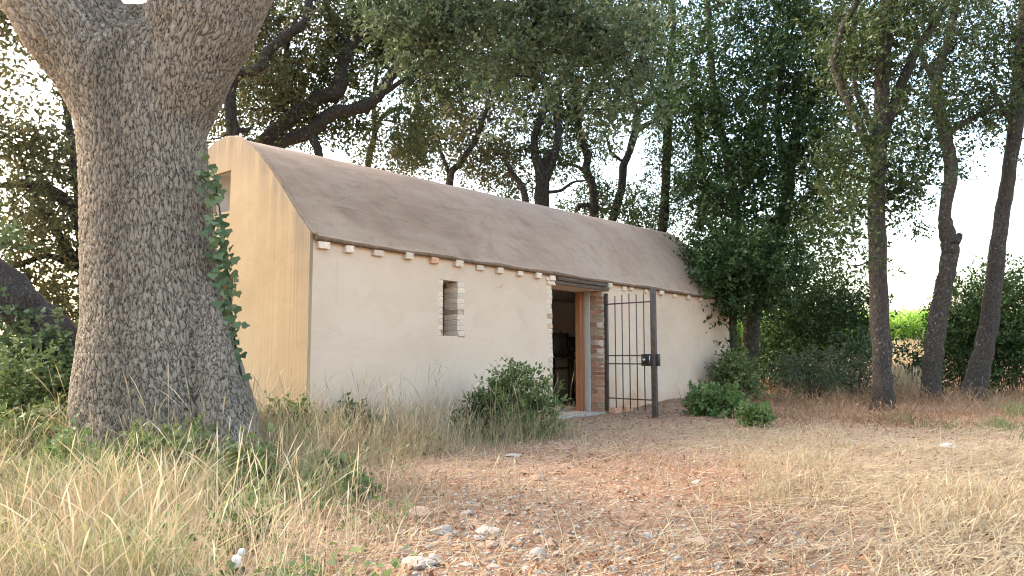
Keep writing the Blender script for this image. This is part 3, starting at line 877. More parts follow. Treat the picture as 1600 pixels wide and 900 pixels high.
# ------------------------------------------------------------------ the big oak
def ring_profile():
    rows = [(775, 118, 428), (745, 128, 420), (720, 137, 413), (680, 133, 407), (640, 124, 398), (600, 125, 386), (550, 130, 369), (500, 136, 355), (450, 135, 343), (400, 134, 336),
            (300, 132, 327), (250, 129, 322), (200, 123, 321), (150, 110, 333), (110, 92, 352), (70, 66, 388), (45, 48, 396), (18, 60, 380)]
    return rows
OY = 6.35
def oak_body():
    b = MB()
    n = 28
    a = np.arange(n) * 2 * math.pi / n
    rings = []
    for (py, l, r) in ring_profile():
        pl, pr = at(l, py, OY), at(r, py, OY)
        c = (pl + pr) / 2; hw = (pr[0] - pl[0]) / 2
        depth = min(hw, 0.62) if py < 200 else hw
        rr = np.ones(n)
        if py > 560:      # root flare lobes at the foot
            k = (py - 560) / 215
            rr = 1 + k * 0.10 * np.cos(5 * a + 0.6)
        cap_d = hw * np.interp(py, [0, 45, 70, 110, 200, 330], [0.2, 0.26, 0.45, 0.6, 0.82, 0.92])
        rings.append(np.stack([c[0] + np.cos(a) * hw * np.where(np.abs(np.cos(a)) > 0.9, 1, rr), c[1] + np.sin(a) * cap_d * rr, np.full(n, c[2])], 1))
    V = np.concatenate(rings)
    i0 = np.arange(n); i1 = (i0 + 1) % n
    Q = np.concatenate([np.stack([k * n + i0, k * n + i1, (k + 1) * n + i1, (k + 1) * n + i0], 1) for k in range(len(rings) - 1)])
    c0 = len(V); V = np.concatenate([V, rings[0].mean(0)[None], rings[-1].mean(0)[None]])
    T = [(c0, (k + 1) % n, k) for k in range(n)] + [(c0 + 1, (len(rings) - 1) * n + k, (len(rings) - 1) * n + (k + 1) % n) for k in range(n)]
    b.add(V, Q, T)
    # limbs: left and right of the fork
    def limb(pts, **kw):
        P = catmull([at(x, y, Y) for x, y, r, Y in pts], 5)
        R = np.interp(np.arange(len(P)), np.arange(len(pts)) * 5, [r * Y / F for x, y, r, Y in pts])
        b.tube(P, R, 16, bumpy=0.03, **kw)
    limb([(208, 200, 80, OY), (176, 120, 84, OY), (132, 60, 85, OY), (92, 0, 84, OY), (40, -90, 82, OY - .1), (-20, -220, 74, OY - .3), (-60, -380, 62, OY - .6)])
    limb([(246, 210, 68, OY), (278, 130, 76, OY), (307, 60, 84, OY), (330, 0, 86, OY), (372, -90, 84, OY + .1), (440, -230, 74, OY + .2), (500, -380, 62, OY + .2)])
    # buttress on the right with a crevice beside it
    limb([(322, 440, 14, OY - .2), (334, 530, 26, OY - .3), (346, 610, 36, OY - .40), (362, 690, 44, OY - .48), (372, 790, 54, OY - .52)])
    limb([(215, 600, 60, OY - .3), (215, 680, 72, OY - .36), (218, 780, 84, OY - .38)])
    limb([(270, 560, 24, OY - .34), (276, 640, 34, OY - .42), (278, 700, 40, OY - .46), (276, 790, 46, OY - .5)])
    limb([(160, 620, 22, OY - .2), (152, 700, 30, OY - .26), (140, 780, 36, OY - .3)])
    return b
oak = empty('big_oak_tree', tuple(at(272, 740, OY) * np.array([1, 1, 0])))
tag(oak, 'massive forked oak with deeply furrowed grey bark, standing in the tall grass at left', 'tree')
tmp = oak_body().build('tmp', None)
rm = tmp.modifiers.new('r', 'REMESH'); rm.mode = 'VOXEL'; rm.voxel_size = 0.0165
sm = tmp.modifiers.new('s', 'SMOOTH'); sm.iterations = 22; sm.factor = 0.5
dg = bpy.context.evaluated_depsgraph_get()
me = bpy.data.meshes.new_from_object(tmp.evaluated_get(dg))
bpy.data.objects.remove(tmp)
co = np.zeros(len(me.vertices) * 3, np.float32); me.vertices.foreach_get('co', co); co = co.reshape(-1, 3).astype(float)
prows = ring_profile()[:-1] + [(-90, -50, 460), (-230, -100, 520), (-380, -130, 570)]
zr = np.array([at(272, p, OY)[2] for p, l, r in prows]); order = np.argsort(zr)
xl = np.array([at(l, p, OY)[0] for p, l, r in prows]); xr = np.array([at(r, p, OY)[0] for p, l, r in prows])
xm = np.interp(co[:, 2], zr[order], ((xl + xr) / 2)[order]); hw = np.interp(co[:, 2], zr[order], ((xr - xl) / 2)[order])
bk = np.stack([(co[:, 0] - xm) / np.maximum(hw, .3) * 0.62 * np.clip(hw / 0.62, 1, 1.35), co[:, 1], co[:, 2]], 1)
zf = at(272, 60, OY)[2]
lich = np.clip(np.exp(-((co[:, 2] - zf + 0.05) / 0.42) ** 2) * 1.2 * np.exp(-((co[:, 0] - xm) / 0.55) ** 2), 0, 1) + 0.10
lich = lich + 0.5 * np.exp(-((co[:, 2] - 0.35) / 0.12) ** 2) * (co[:, 0] > at(390, 650, OY)[0])
me.attributes.new('bark', 'FLOAT_VECTOR', 'POINT').data.foreach_set('vector', bk.astype(np.float32).ravel())
me.attributes.new('lichen', 'FLOAT', 'POINT').data.foreach_set('value', lich.astype(np.float32))
me.polygons.foreach_set('use_smooth', np.ones(len(me.polygons), bool))
me.materials.clear(); me.materials.append(M['bark_big'])
trunk = bpy.data.objects.new('trunk', me); link(trunk, oak)
trunk.matrix_parent_inverse = Matrix.Translation(-Vector(oak.location))

# ------------------------------------------------------------------ trees
def ell(px, py, Y, rx, ry, rdepth):
    c = at(px, py, Y)
    return c, np.array([rx * Y / F, rdepth, ry * Y / F])

def make_tree(name, label, Y, limbs, blobs, leafm='leaf_oak', barkm='bark', leaf=0.07, n_spray=9, n_leaf=10, clump=0.24, depth=1.1, twig=0.32, group=None, cat='tree', seed=0, droop=0.15, root=None, twig_every=2, width=0.5, bumpy=0.05, dfac=1.0, back=0.0):
    r = np.random.default_rng(seed + 100)
    given = root is not None
    if root is None:
        x, y, rp = limbs[0][0][:3]
        base = at(x, y, Y)
        root = empty(name, (base[0], base[1], float(ground_z(base[0], base[1]))))
        tag(root, label, cat, group)
    inv = Matrix.Translation(-Vector(root.location))
    tb = MB(); nodes = []
    for li, lm in enumerate(limbs):
        pts = []
        for q in lm:
            yy = Y + (q[3] if len(q) > 3 else 0)
            pts.append(at(q[0], q[1], yy))
        pts = np.array(pts)
        rad = np.array([q[2] * (Y + (q[3] if len(q) > 3 else 0)) / F for q in lm])
        if li == 0 and not given:
            gz_ = float(ground_z(pts[0][0], pts[0][1]))
            if pts[0][2] > gz_ - 0.05:
                low = pts[0].copy(); low[2] = gz_ - 0.15
                if pts[0][2] - gz_ > 0.25:
                    pts = np.vstack([low[None], pts]); rad = np.concatenate([[rad[0] * 1.15], rad])
                else:
                    pts[0][2] = gz_ - 0.15
        per = 5
        P = catmull(pts, per)
        R = np.interp(np.arange(len(P)), np.arange(len(pts)) * per, rad)
        P[1:-1] += r.normal(size=(len(P) - 2, 3)) * (R[1:-1, None] * 0.06)
        tb.tube(P, R, 12 if rad.max() > 0.1 else 8, bumpy=bumpy, seed=seed * 31 + li)
        nodes.append(np.hstack([P, R[:, None]]))
    nodes = np.vstack(nodes) if nodes else np.zeros((0, 4))
    Vs, Qs, Ts, n0 = [], [], [], 0
    for bi, bl in enumerate(blobs):
        px, py, rx, ry, K = bl[:5]
        dy = bl[5] if len(bl) > 5 else back
        c, rad = ell(px, py, Y + dy, rx, ry, depth)
        K = max(1, int(K * dfac))
        u = unit(r.normal(size=(K, 3))) * (r.random((K, 1)) ** 0.4)
        cen = c + u * rad
        cl = np.full((K, 3), clump) * (0.7 + 0.6 * r.random((K, 1)))
        V, Q, t = spray_leaves(cen, cl, c + np.array([0, 0, -0.5]), n_spray, n_leaf, leaf, twig, droop, width, r)
        Vs.append(V); Qs.append(Q + n0); Ts.append(t); n0 += len(V)
        if len(nodes):
            for k in range(0, K, twig_every):
                dd = np.linalg.norm(nodes[:, :3] - cen[k], axis=1) + 0.4 * np.maximum(0, nodes[:, 2] - cen[k][2])
                j = int(np.argmin(dd)); a0 = nodes[j, :3]
                if dd[j] > 3.5: continue
                mid = (a0 + cen[k]) / 2 + r.normal(size=3) * 0.12 * dd[j]
                P = catmull([a0, mid, cen[k]], 4)
                tb.tube(P, np.linspace(min(nodes[j, 3] * 0.6, 0.012 + 0.012 * dd[j]), 0.005, len(P)), 5, cap=False)
                nodes = np.vstack([nodes, np.hstack([P[2:-1:2], np.full((len(P[2:-1:2]), 1), 0.012)])])
    o = tb.build('trunk', M[barkm], root, True); o.matrix_parent_inverse = inv
    if Vs:
        cr = mesh_np('crown', np.concatenate(Vs), np.concatenate(Qs), None, M[leafm], root, {'tint': np.concatenate(Ts)})
        cr.matrix_parent_inverse = inv
    return root

GB = 'oak trees behind the house'
# tree at the left, mostly behind the big trunk
make_tree('oak_tree', 'dark branching tree glimpsed left of and behind the massive forked trunk', 11.5,
    [[(150, 640, 17), (148, 520, 16), (138, 430, 15), (128, 345, 13), (100, 312, 10), (66, 292, 8), (30, 288, 6), (-20, 292, 4)],
     [(138, 430, 11), (112, 400, 8), (85, 355, 6), (62, 320, 4), (30, 240, 3)],
     [(130, 360, 10), (122, 290, 7), (112, 220, 6), (95, 130, 4), (60, 60, 3)],
     [(120, 420, 6), (80, 400, 5), (40, 410, 4), (-10, 430, 3)]],
    [(60, 235, 80, 45, 30), (105, 300, 40, 60, 14), (20, 330, 50, 30, 12), (70, 380, 70, 45, 26), (30, 450, 60, 40, 20), (110, 470, 40, 50, 12), (20, 40, 60, 60, 26), (90, 150, 40, 40, 6), (10, 130, 40, 30, 4)],
    'leaf_olive', 'bark_dark', 0.09, group=None, seed=1, depth=1.3, dfac=1.25)
# leaning trunk at the far left
make_tree('leaning_tree', 'thick ivy covered leaning trunk low at the left edge', 8.6,
    [[(140, 668, 46), (128, 610, 42), (98, 555, 38), (62, 505, 36), (20, 462, 33), (-50, 405, 30), (-140, 330, 26)]],
    [(15, 505, 22, 30, 6, -0.4), (60, 560, 30, 50, 10, -0.45), (25, 590, 40, 50, 14, -0.3), (95, 600, 25, 40, 6, -0.5), (-30, 380, 60, 60, 10)],
    'leaf_ivy', 'bark', 0.07, n_spray=7, n_leaf=8, clump=0.16, depth=0.25, twig=0.16, seed=2, width=0.8)

make_tree('oak_tree', 'slim dark oak with a bent limb rising just behind the near gable', 12.8,
    [[(366, 330, 10), (364, 212, 9.5), (359, 162, 9), (364, 125, 9), (378, 113, 8.5), (404, 107, 8.5), (421, 80, 8), (444, 58, 8), (473, 38, 7.5), (481, 15, 7), (486, -40, 6)],
     [(364, 125, 6), (368, 95, 5), (360, 50, 4), (370, -10, 3)], [(360, 205, 4), (385, 203, 4), (394, 199, 2.5)]],
    [(400, 40, 70, 45, 34), (345, 170, 25, 50, 12), (430, 130, 50, 50, 22), (380, 190, 40, 25, 8), (470, -10, 70, 50, 26), (345, 235, 20, 20, 4), (500, 60, 30, 40, 10)],
    'leaf_olive', 'bark_dark', 0.08, group=GB, seed=3, dfac=1.5, back=0.9)
make_tree('oak_tree', 'heavy oak whose thick limbs lean right above the roof ridge', 14.0,
    [[(360, 300, 16), (418, 219, 13, 0), (450, 188, 13), (499, 153, 12), (528, 141, 12), (536, 95, 10), (551, 72, 10), (571, 49, 9), (582, 15, 8), (590, -50, 6)],
     [(420, 235, 11), (448, 219, 10), (482, 207, 11), (522, 176, 10), (560, 170, 9), (589, 153, 9), (609, 121, 9), (623, 92, 8), (634, 60, 7), (652, 30, 5), (680, -30, 4)],
     [(482, 205, 8), (496, 232, 7), (500, 260, 6)],
     [(456, 160, 5), (444, 115, 4), (450, 66, 4), (462, 30, 3)],
     [(589, 153, 5), (640, 120, 4), (690, 105, 3), (730, 92, 2)],
     [(528, 141, 4), (480, 168, 4), (430, 172, 3), (380, 170, 2)],
     [(551, 72, 4), (520, 40, 3), (505, -10, 3)]],
    [(480, 175, 60, 25, 16), (560, 40, 80, 60, 40), (500, 100, 50, 40, 18), (620, 80, 60, 60, 34), (680, 30, 70, 50, 40), (560, 150, 60, 30, 10), (650, 170, 30, 40, 8), (600, 0, 90, 40, 34), (450, 215, 25, 20, 5), (690, 120, 50, 40, 20), (430, 150, 60, 40, 22), (530, 195, 50, 25, 14), (400, 90, 60, 60, 26), (640, 215, 40, 25, 10)],
    'leaf_oak', 'bark_dark', 0.088, group=GB, seed=4, dfac=1.45, back=0.9)
make_tree('oak_tree', 'thin forked stem standing alone against the white sky behind the ridge', 16.5,
    [[(572, 330, 6), (576, 251, 5.5), (586, 206, 5), (584, 170, 4), (588, 120, 3), (600, 60, 2)], [(588, 202, 4), (600, 180, 3.5), (626, 168, 3), (652, 177, 2)], [(600, 188, 2), (620, 190, 1.5)]],
    [(590, 225, 45, 22, 7), (640, 240, 50, 25, 22), (660, 195, 40, 40, 20), (560, 110, 40, 50, 12), (610, 262, 40, 12, 8)],
    'leaf_olive', 'bark_dark', 0.08, group=GB, seed=5)
make_tree('oak_tree', 'low spreading oak with olive foliage left of the forked trunk over the ridge', 18.0,
    [[(700, 360, 7), (704, 276, 6), (720, 254, 5), (744, 216, 4), (760, 170, 3), (770, 120, 2)], [(704, 280, 4), (690, 240, 3), (670, 200, 2), (655, 160, 2)], [(828, 390, 6.5), (822, 320, 6), (815, 290, 5), (800, 270, 4), (785, 240, 3)]],
    [(720, 215, 60, 50, 40), (680, 160, 40, 60, 26), (760, 170, 50, 60, 40), (790, 260, 35, 30, 22), (740, 265, 40, 20, 14), (700, 100, 60, 50, 34), (770, 90, 60, 50, 36), (660, 250, 40, 20, 14)],
    'leaf_olive', 'bark_dark', 0.088, group=GB, seed=6, dfac=0.95, back=0.7)
make_tree('oak_tree', 'oak forking like a wine glass just above the middle of the roof', 19.0,
    [[(846, 380, 14), (846, 312, 12), (846, 274, 11), (836, 240, 7), (836, 212, 6), (850, 174, 6), (864, 160, 5), (852, 132, 5), (832, 108, 5), (800, 76, 4), (760, 50, 3)],
     [(850, 285, 8), (864, 248, 7), (872, 212, 6), (870, 176, 5), (876, 132, 4), (880, 90, 3)],
     [(846, 276, 5), (855, 240, 5), (862, 238, 4)],
     [(852, 300, 3), (875, 298, 3), (895, 285, 2), (915, 282, 1.5)]],
    [(840, 190, 50, 40, 32), (800, 110, 60, 60, 50), (870, 100, 60, 60, 50), (820, 240, 30, 30, 12), (880, 200, 30, 50, 18), (760, 40, 80, 50, 50), (860, 30, 80, 50, 50), (880, 270, 20, 20, 7), (820, 300, 30, 16, 8), (770, 250, 30, 30, 12)],
    'leaf_oak', 'bark_dark', 0.095, group=GB, seed=7, dfac=1.1, back=0.7)
make_tree('oak_tree', 'wavy stemmed oak right of the forked trunk above the roof', 20.0,
    [[(928, 390, 8), (928, 332, 7.5), (926, 292, 7), (916, 266, 7), (918, 244, 6), (906, 212, 6), (902, 172, 6), (900, 140, 5), (888, 112, 4), (880, 60, 3)],
     [(920, 320, 4), (905, 322, 4), (900, 330, 3)], [(916, 266, 3), (895, 258, 2.5), (870, 255, 2)], [(903, 180, 4), (925, 140, 3), (945, 100, 3), (950, 50, 2)]],
    [(910, 170, 40, 50, 26), (930, 90, 60, 60, 44), (920, 300, 40, 25, 12), (940, 230, 30, 40, 8), (900, 335, 26, 15, 8), (950, 20, 70, 40, 34), (945, 330, 25, 18, 8), (890, 230, 25, 30, 9)],
    'leaf_oak', 'bark_dark', 0.095, group=GB, seed=8, dfac=1.15, back=0.7)
make_tree('oak_tree', 'crooked oak leaning right beside the bright sky gap near the roof end', 20.5,
    [[(948, 390, 8), (958, 340, 7), (970, 300, 6.5), (974, 260, 6.5), (984, 236, 6), (992, 206, 6.5), (998, 176, 5), (1022, 152, 4.5), (1040, 118, 4), (1050, 60, 3)],
     [(992, 206, 5), (1006, 197, 4.5), (1032, 182, 4), (1045, 160, 3)], [(972, 252, 2.5), (955, 238, 2.5), (950, 222, 2)], [(998, 180, 4), (985, 140, 3), (975, 90, 3)]],
    [(980, 320, 40, 35, 22), (1000, 130, 50, 50, 30), (960, 190, 30, 30, 7), (1020, 60, 50, 60, 40), (1010, 350, 30, 15, 10), (990, 30, 60, 50, 30)],
    'leaf_oak', 'bark_dark', 0.095, group=GB, seed=9, dfac=1.1, back=0.7)

# dense evergreens at the far end of the house
make_tree('evergreen_tree', 'dense dark evergreen with foliage hanging over the far roof end', 17.2,
    [[(1150, 605, 11), (1143, 560, 10), (1142, 490, 9.5), (1145, 420, 9), (1150, 340, 8), (1140, 260, 7), (1120, 180, 6), (1110, 80, 5), (1105, -20, 4)],
     [(1142, 400, 5), (1115, 360, 4), (1095, 330, 3)], [(1145, 330, 5), (1170, 270, 4), (1190, 200, 4), (1200, 110, 3)]],
    [(1145, 432, 66, 46, 92, -.8), (1122, 402, 45, 36, 34, -1.0), (1195, 425, 40, 50, 36, -.6), (1150, 330, 50, 36, 30), (1090, 250, 40, 50, 20), (1190, 250, 60, 45, 50), (1225, 350, 50, 40, 26), (1140, 170, 80, 50, 60), (1090, 70, 60, 60, 40), (1115, 300, 60, 40, 30), (1060, 170, 50, 60, 26), (1180, 390, 70, 40, 36), (1160, 235, 60, 30, 20), (1210, 100, 80, 60, 70), (1270, 180, 50, 60, 34), (1120, 480, 20, 20, 7, -.6), (1135, 575, 14, 30, 6, -.5), (1165, 0, 110, 40, 50), (1095, 415, 15, 22, 8, -.6), (1180, 450, 35, 30, 22, -.4)],
    'leaf_dark', 'bark', 0.10, seed=10, group=None, depth=1.4, clump=0.32, dfac=1.0)
make_tree('evergreen_tree', 'straight grey trunked tree just right of the dense evergreen at the wall end', 18.0,
    [[(1168, 604, 14), (1172, 560, 13), (1176, 490, 13), (1190, 410, 12), (1209, 370, 11), (1228, 315, 10), (1236, 250, 9), (1250, 190, 8), (1288, 120, 7), (1310, 50, 5), (1320, -30, 4)],
     [(1232, 270, 6), (1215, 200, 5), (1220, 120, 4), (1230, 40, 3)], [(1236, 250, 5), (1270, 220, 4), (1300, 200, 3)]],
    [(1235, 320, 40, 40, 24), (1280, 245, 45, 50, 38), (1270, 150, 60, 50, 50), (1290, 60, 80, 60, 64), (1240, 400, 30, 20, 10), (1300, 310, 30, 30, 12), (1220, 20, 60, 50, 40), (1290, 370, 25, 18, 5)],
    'leaf_dark', 'bark', 0.10, seed=11, group=None, depth=1.4, clump=0.32, dfac=1.0)
make_tree('ivy_clad_tree', 'ivy wrapped stem against the pale sky, just left of the dense evergreens', 18.8,
    [[(1030, 400, 8), (1036, 350, 8), (1040, 280, 7), (1044, 200, 7), (1046, 140, 6), (1052, 47, 5), (1050, -30, 4)],
     [(1092, 360, 7), (1101, 308, 6), (1093, 243, 6), (1088, 180, 5), (1080, 100, 4)], [(1060, 310, 3), (1075, 290, 3), (1090, 270, 3)], [(1044, 200, 4), (1015, 120, 3), (990, 40, 3)]],
    [(1040, 250, 16, 70, 26), (1045, 140, 26, 60, 26), (1035, 340, 20, 25, 14), (1085, 300, 26, 50, 24), (1060, 60, 50, 50, 30), (1095, 200, 30, 60, 24), (1065, 350, 30, 12, 8)],
    'leaf_dark', 'bark_dark', 0.07, seed=12, depth=0.6, clump=0.28)

# the row at the right
GR = None
make_tree('oak_tree', 'straightest of the three grey trunks at right, nearest the camera, upright', 13.2,
    [[(1379, 641, 19), (1379, 615, 16), (1378, 560, 14.5), (1373, 450, 13.5), (1369, 330, 13), (1372, 260, 12.5), (1378, 150, 11.5), (1383, 60, 11), (1386, -40, 9)],
     [(1376, 230, 8), (1392, 177, 8), (1415, 117, 7.5), (1434, 75, 7), (1457, 40, 6), (1485, -10, 5)],
     [(1366, 215, 6), (1352, 172, 4.5), (1337, 140, 4), (1336, 84, 3.5), (1336, 28, 3)],
     [(1368, 250, 7), (1335, 180, 7), (1315, 135, 7), (1303, 95, 7), (1317, 42, 6), (1336, 8, 5), (1350, -40, 4)],
     [(1310, 60, 4), (1345, 52, 4), (1376, 38, 3.5), (1400, 20, 3), (1440, 4, 2)],
     [(1372, 320, 4), (1400, 300, 3), (1425, 285, 2.5), (1445, 290, 2)],
     [(1368, 330, 4), (1335, 320, 3), (1310, 330, 2)]],
    [(1340, 100, 50, 60, 40), (1400, 60, 60, 60, 36), (1425, 275, 30, 40, 24), (1405, 320, 24, 24, 10), (1340, 240, 40, 60, 34), (1310, 330, 35, 40, 22), (1400, 190, 40, 40, 16), (1440, 150, 40, 50, 20), (1370, 10, 90, 40, 50), (1325, 400, 25, 20, 6), (1450, 230, 18, 30, 6)],
    'leaf_oak', 'bark', 0.085, seed=13, group=GR, dfac=0.85)
make_tree('oak_tree', 'crooked middle trunk at right with a short broken stub, between two others', 15.4,
    [[(1455, 630, 17), (1455, 600, 14.5), (1458, 560, 13.5), (1464, 510, 13), (1473, 460, 13), (1482, 410, 12.5), (1485, 385, 13), (1480, 362, 12), (1476, 336, 9), (1482, 300, 9.5), (1486, 270, 9.5), (1483, 240, 10), (1476, 208, 10), (1467, 170, 9), (1463, 117, 8), (1480, 70, 7), (1492, 10, 6), (1495, -40, 5)],
     [(1484, 392, 8), (1496, 375, 5.5), (1500, 365, 4)], [(1478, 210, 6), (1500, 196, 5), (1532, 178, 4), (1560, 160, 3)], [(1464, 130, 5), (1440, 90, 4), (1430, 40, 3)]],
    [(1470, 170, 40, 40, 24), (1500, 100, 60, 60, 36), (1520, 190, 40, 25, 16), (1540, 235, 25, 20, 7), (1470, 60, 60, 50, 34), (1500, 10, 80, 40, 44), (1505, 235, 20, 15, 4), (1555, 150, 40, 40, 20)],
    'leaf_oak', 'bark', 0.085, seed=14, group=GR, dfac=0.6)
make_tree('oak_tree', 'curved trunk leaning right at the right edge, split scar at its base', 15.9,
    [[(1516, 632, 22), (1524, 603, 17), (1532, 570, 15), (1545, 510, 13.5), (1553, 450, 12.5), (1560, 380, 11), (1570, 310, 10.5), (1582, 235, 10.5), (1588, 190, 11), (1594, 110, 10.5), (1599, 40, 9.5), (1604, -40, 8)],
     [(1586, 200, 5), (1565, 165, 4), (1545, 130, 3)], [(1592, 170, 5), (1620, 120, 4), (1640, 60, 3)]],
    [(1565, 60, 50, 50, 32), (1580, 130, 40, 40, 20), (1620, 80, 60, 80, 40), (1600, 0, 80, 40, 40), (1625, 210, 30, 50, 12), (1560, 190, 25, 20, 8)],
    'leaf_oak', 'bark', 0.085, seed=15, group=GR, dfac=0.65)

# near oak boughs that hang into the top of the picture
make_tree('oak', None, 8.6,
    [[(420, -260, 30, -2), (560, -150, 22, -1), (700, -70, 15), (820, -10, 10), (900, 40, 7), (960, 90, 4)], [(700, -70, 10), (700, 0, 7), (680, 60, 4), (650, 90, 2)], [(820, -10, 6), (840, 60, 5), (830, 120, 3)], [(900, 40, 5), (985, 60, 4), (1010, 120, 2)]],
    [(720, 40, 90, 55, 36), (840, 60, 80, 60, 38), (940, 90, 60, 60, 26), (660, 60, 50, 60, 20), (980, 160, 35, 40, 12), (780, 120, 60, 40, 14), (880, 20, 120, 40, 34), (640, 10, 80, 40, 22), (520, -90, 120, 60, 24), (890, 150, 40, 30, 6), (1000, 40, 40, 40, 8)],
    'leaf_near', 'bark_dark', 0.072, n_spray=8, n_leaf=10, clump=0.24, depth=0.7, twig=0.24, seed=16, root=oak)
for ch in oak.children:
    if ch.name.startswith('trunk.'): ch.name = 'bough'

# ------------------------------------------------------------------ bushes, hedges, crops
def make_bush(name, label, px, py_base, Y, w, h, n, leafm, leaf, seed, stems=10, depth=None, width=0.55, cat='bush', group=None, clump=0.16, twig=0.2, nl=9, up=0.7, stemm='bark_dark', zbase=None, taper=0.5):
    r = np.random.default_rng(seed + 500)
    c = at(px, py_base, Y)
    gz_ = float(ground_z(c[0], c[1]))
    root = empty(name, (c[0], c[1], gz_)); tag(root, label, cat, group)
    W = w * Y / F; Hh = h * Y / F; D = depth if depth else W * 0.7
    sb = MB(); cen = []
    for k in range(stems):
        a = r.random() * 6.283; q = math.sqrt(r.random())
        tip = np.array([math.cos(a) * W * q, math.sin(a) * D * q, Hh * (0.6 + 0.45 * r.random()) * (1 - taper * q * q)])
        b0 = np.array([tip[0] * 0.2, tip[1] * 0.2, -0.05])
        P = catmull([b0, b0 * 0.5 + tip * 0.5 + np.array([0, 0, Hh * 0.1]), tip], 4)
        sb.tube(P, np.linspace(0.012 if Hh > 0.6 else 0.006, 0.003, len(P)), 5, cap=False)
    K = n
    a = r.random(K) * 6.283; q = np.sqrt(r.random(K))
    zt = r.random(K) ** 0.7
    cen = np.stack([np.cos(a) * W * q * 0.95, np.sin(a) * D * q * 0.95, Hh * zt * (1 - taper * q * q) * 0.95 + 0.05], 1)
    ang = 0.75 + 0.5 * fbm(np.cos(a) * 1.7 + seed, np.sin(a) * 1.7 + zt * 1.5, 2)
    cen[:, :2] *= ang[:, None] * 1.2
    V, Q, t = spray_leaves(cen, np.full((K, 3), clump), np.array([0, 0, Hh * 0.2]), 4, nl, leaf, twig, 0.05, width, r, up)
    sb.build('stems', M[stemm], root, True)
    mesh_np('foliage', V, Q, None, M[leafm], root, {'tint': t})
    return root

make_bush('bramble_bush', 'leafy green bush growing against the wall left of the doorway', 806, 676, 9.1, 66, 100, 190, 'leaf_bush', 0.055, 1, 18, depth=0.42, clump=0.11, twig=0.13)
make_bush('bramble_bush', 'small dull weed clump at the left foot of the bush by the doorway', 745, 664, 9.0, 32, 50, 26, 'leaf_oak', 0.045, 2, 12, depth=0.25, clump=0.09, twig=0.12)
make_bush('weed_plant', 'bright green broad leaved plant at the far right end of the front wall', 1118, 655, 12.2, 40, 34, 70, 'leaf_fresh', 0.09, 3, 10, depth=0.4, clump=0.10, twig=0.14, cat='plant')
make_bush('weed_plant', 'small bright green clump right of the broad leaved plant, on bare litter', 1180, 672, 10.2, 22, 22, 34, 'leaf_fresh', 0.06, 4, 8, depth=0.2, clump=0.07, twig=0.09, cat='plant')
make_bush('evergreen_shrub', 'narrow dark shrub growing up the stem at the far wall corner', 1150, 628, 15.5, 32, 72, 110, 'leaf_bush', 0.075, 5, 14, depth=0.5, clump=0.18, twig=0.2)
make_bush('hedge_bush', 'big dark rounded bush between the house end and the straight trunk', 1285, 604, 19.5, 88, 205, 620, 'leaf_dark', 0.095, 6, 22, depth=1.4, clump=0.30, twig=0.34, taper=0.35)
make_bush('hedge_bush', 'low dark bush tucked behind the twin trunks at the house end', 1208, 604, 20.5, 50, 90, 160, 'leaf_dark', 0.09, 7, 12, depth=1.0, clump=0.26, twig=0.3)
make_bush('hedge_bush', 'dark thicket right of the leaning curved trunk at the right edge', 1580, 640, 18.5, 70, 200, 420, 'leaf_dark', 0.095, 8, 22, depth=1.2, clump=0.28, twig=0.34, taper=0.3)
make_bush('hedge_bush', 'dark shrub between the crooked trunk and the curved trunk, sky above', 1508, 640, 19.0, 42, 178, 260, 'leaf_dark', 0.09, 9, 18, depth=0.9, clump=0.26, twig=0.32, taper=0.45)
make_bush('hedge_bush', 'small dark shrub left of the crooked trunk beside the dry bank', 1432, 610, 18.5, 16, 90, 26, 'leaf_dark', 0.085, 10, 8, depth=0.4, clump=0.2, twig=0.26)
make_bush('grey_shrub', 'grey green scraggly shrub in front of the big rounded bush', 1265, 630, 15.8, 60, 78, 120, 'leaf_near', 0.05, 11, 34, depth=0.6, clump=0.2, twig=0.22, stemm='bark')
make_bush('grey_shrub', 'pale scraggly shrub left of the straight trunk, before the dark bush', 1338, 630, 16.2, 38, 110, 80, 'leaf_near', 0.05, 12, 30, depth=0.5, clump=0.2, twig=0.22, stemm='bark')
make_bush('hedge_bush', 'leafy green thicket at the left edge beneath the leaning trunk', 20, 690, 7.6, 70, 150, 150, 'leaf_bush', 0.06, 13, 18, depth=0.7, clump=0.16, twig=0.18)
make_bush('hedge_bush', 'shaded dark undergrowth in the distance left of the massive trunk', 40, 640, 14, 160, 150, 300, 'leaf_bush', 0.085, 14, 20, depth=1.2, clump=0.3, twig=0.3, taper=0.2)
make_bush('nettle_plant', 'green weeds at the foot of the ochre gable right of the massive trunk', 450, 690, 7.35, 44, 62, 66, 'leaf_bush', 0.06, 15, 16, depth=0.28, clump=0.09, twig=0.14, cat='plant')
make_bush('nettle_plant', 'slender green stems against the front wall near its left corner', 550, 690, 7.9, 34, 74, 20, 'leaf_bush', 0.05, 16, 18, depth=0.2, clump=0.06, twig=0.12, cat='plant')
make_bush('nettle_plant', 'broad green weed at the front of the massive trunk base', 250, 765, 5.35, 75, 66, 60, 'leaf_bush', 0.05, 17, 26, depth=0.3, clump=0.10, twig=0.13, cat='plant')
make_bush('nettle_plant', 'leafy weed right of the massive trunk foot, between grass stems', 385, 770, 5.2, 45, 60, 30, 'leaf_bush', 0.05, 18, 12, depth=0.25, clump=0.08, twig=0.12, cat='plant')
make_bush('weed_plant', 'two lobed bright weed alone in dry grass right of the trunk', 527, 762, 5.7, 16, 20, 9, 'leaf_fresh', 0.06, 19, 7, depth=0.1, clump=0.05, twig=0.07, cat='plant')
make_bush('weed_plant', 'trailing bright weed in front of the lone lobed weed', 552, 782, 5.05, 16, 18, 9, 'leaf_fresh', 0.05, 20, 7, depth=0.1, clump=0.05, twig=0.07, cat='plant')
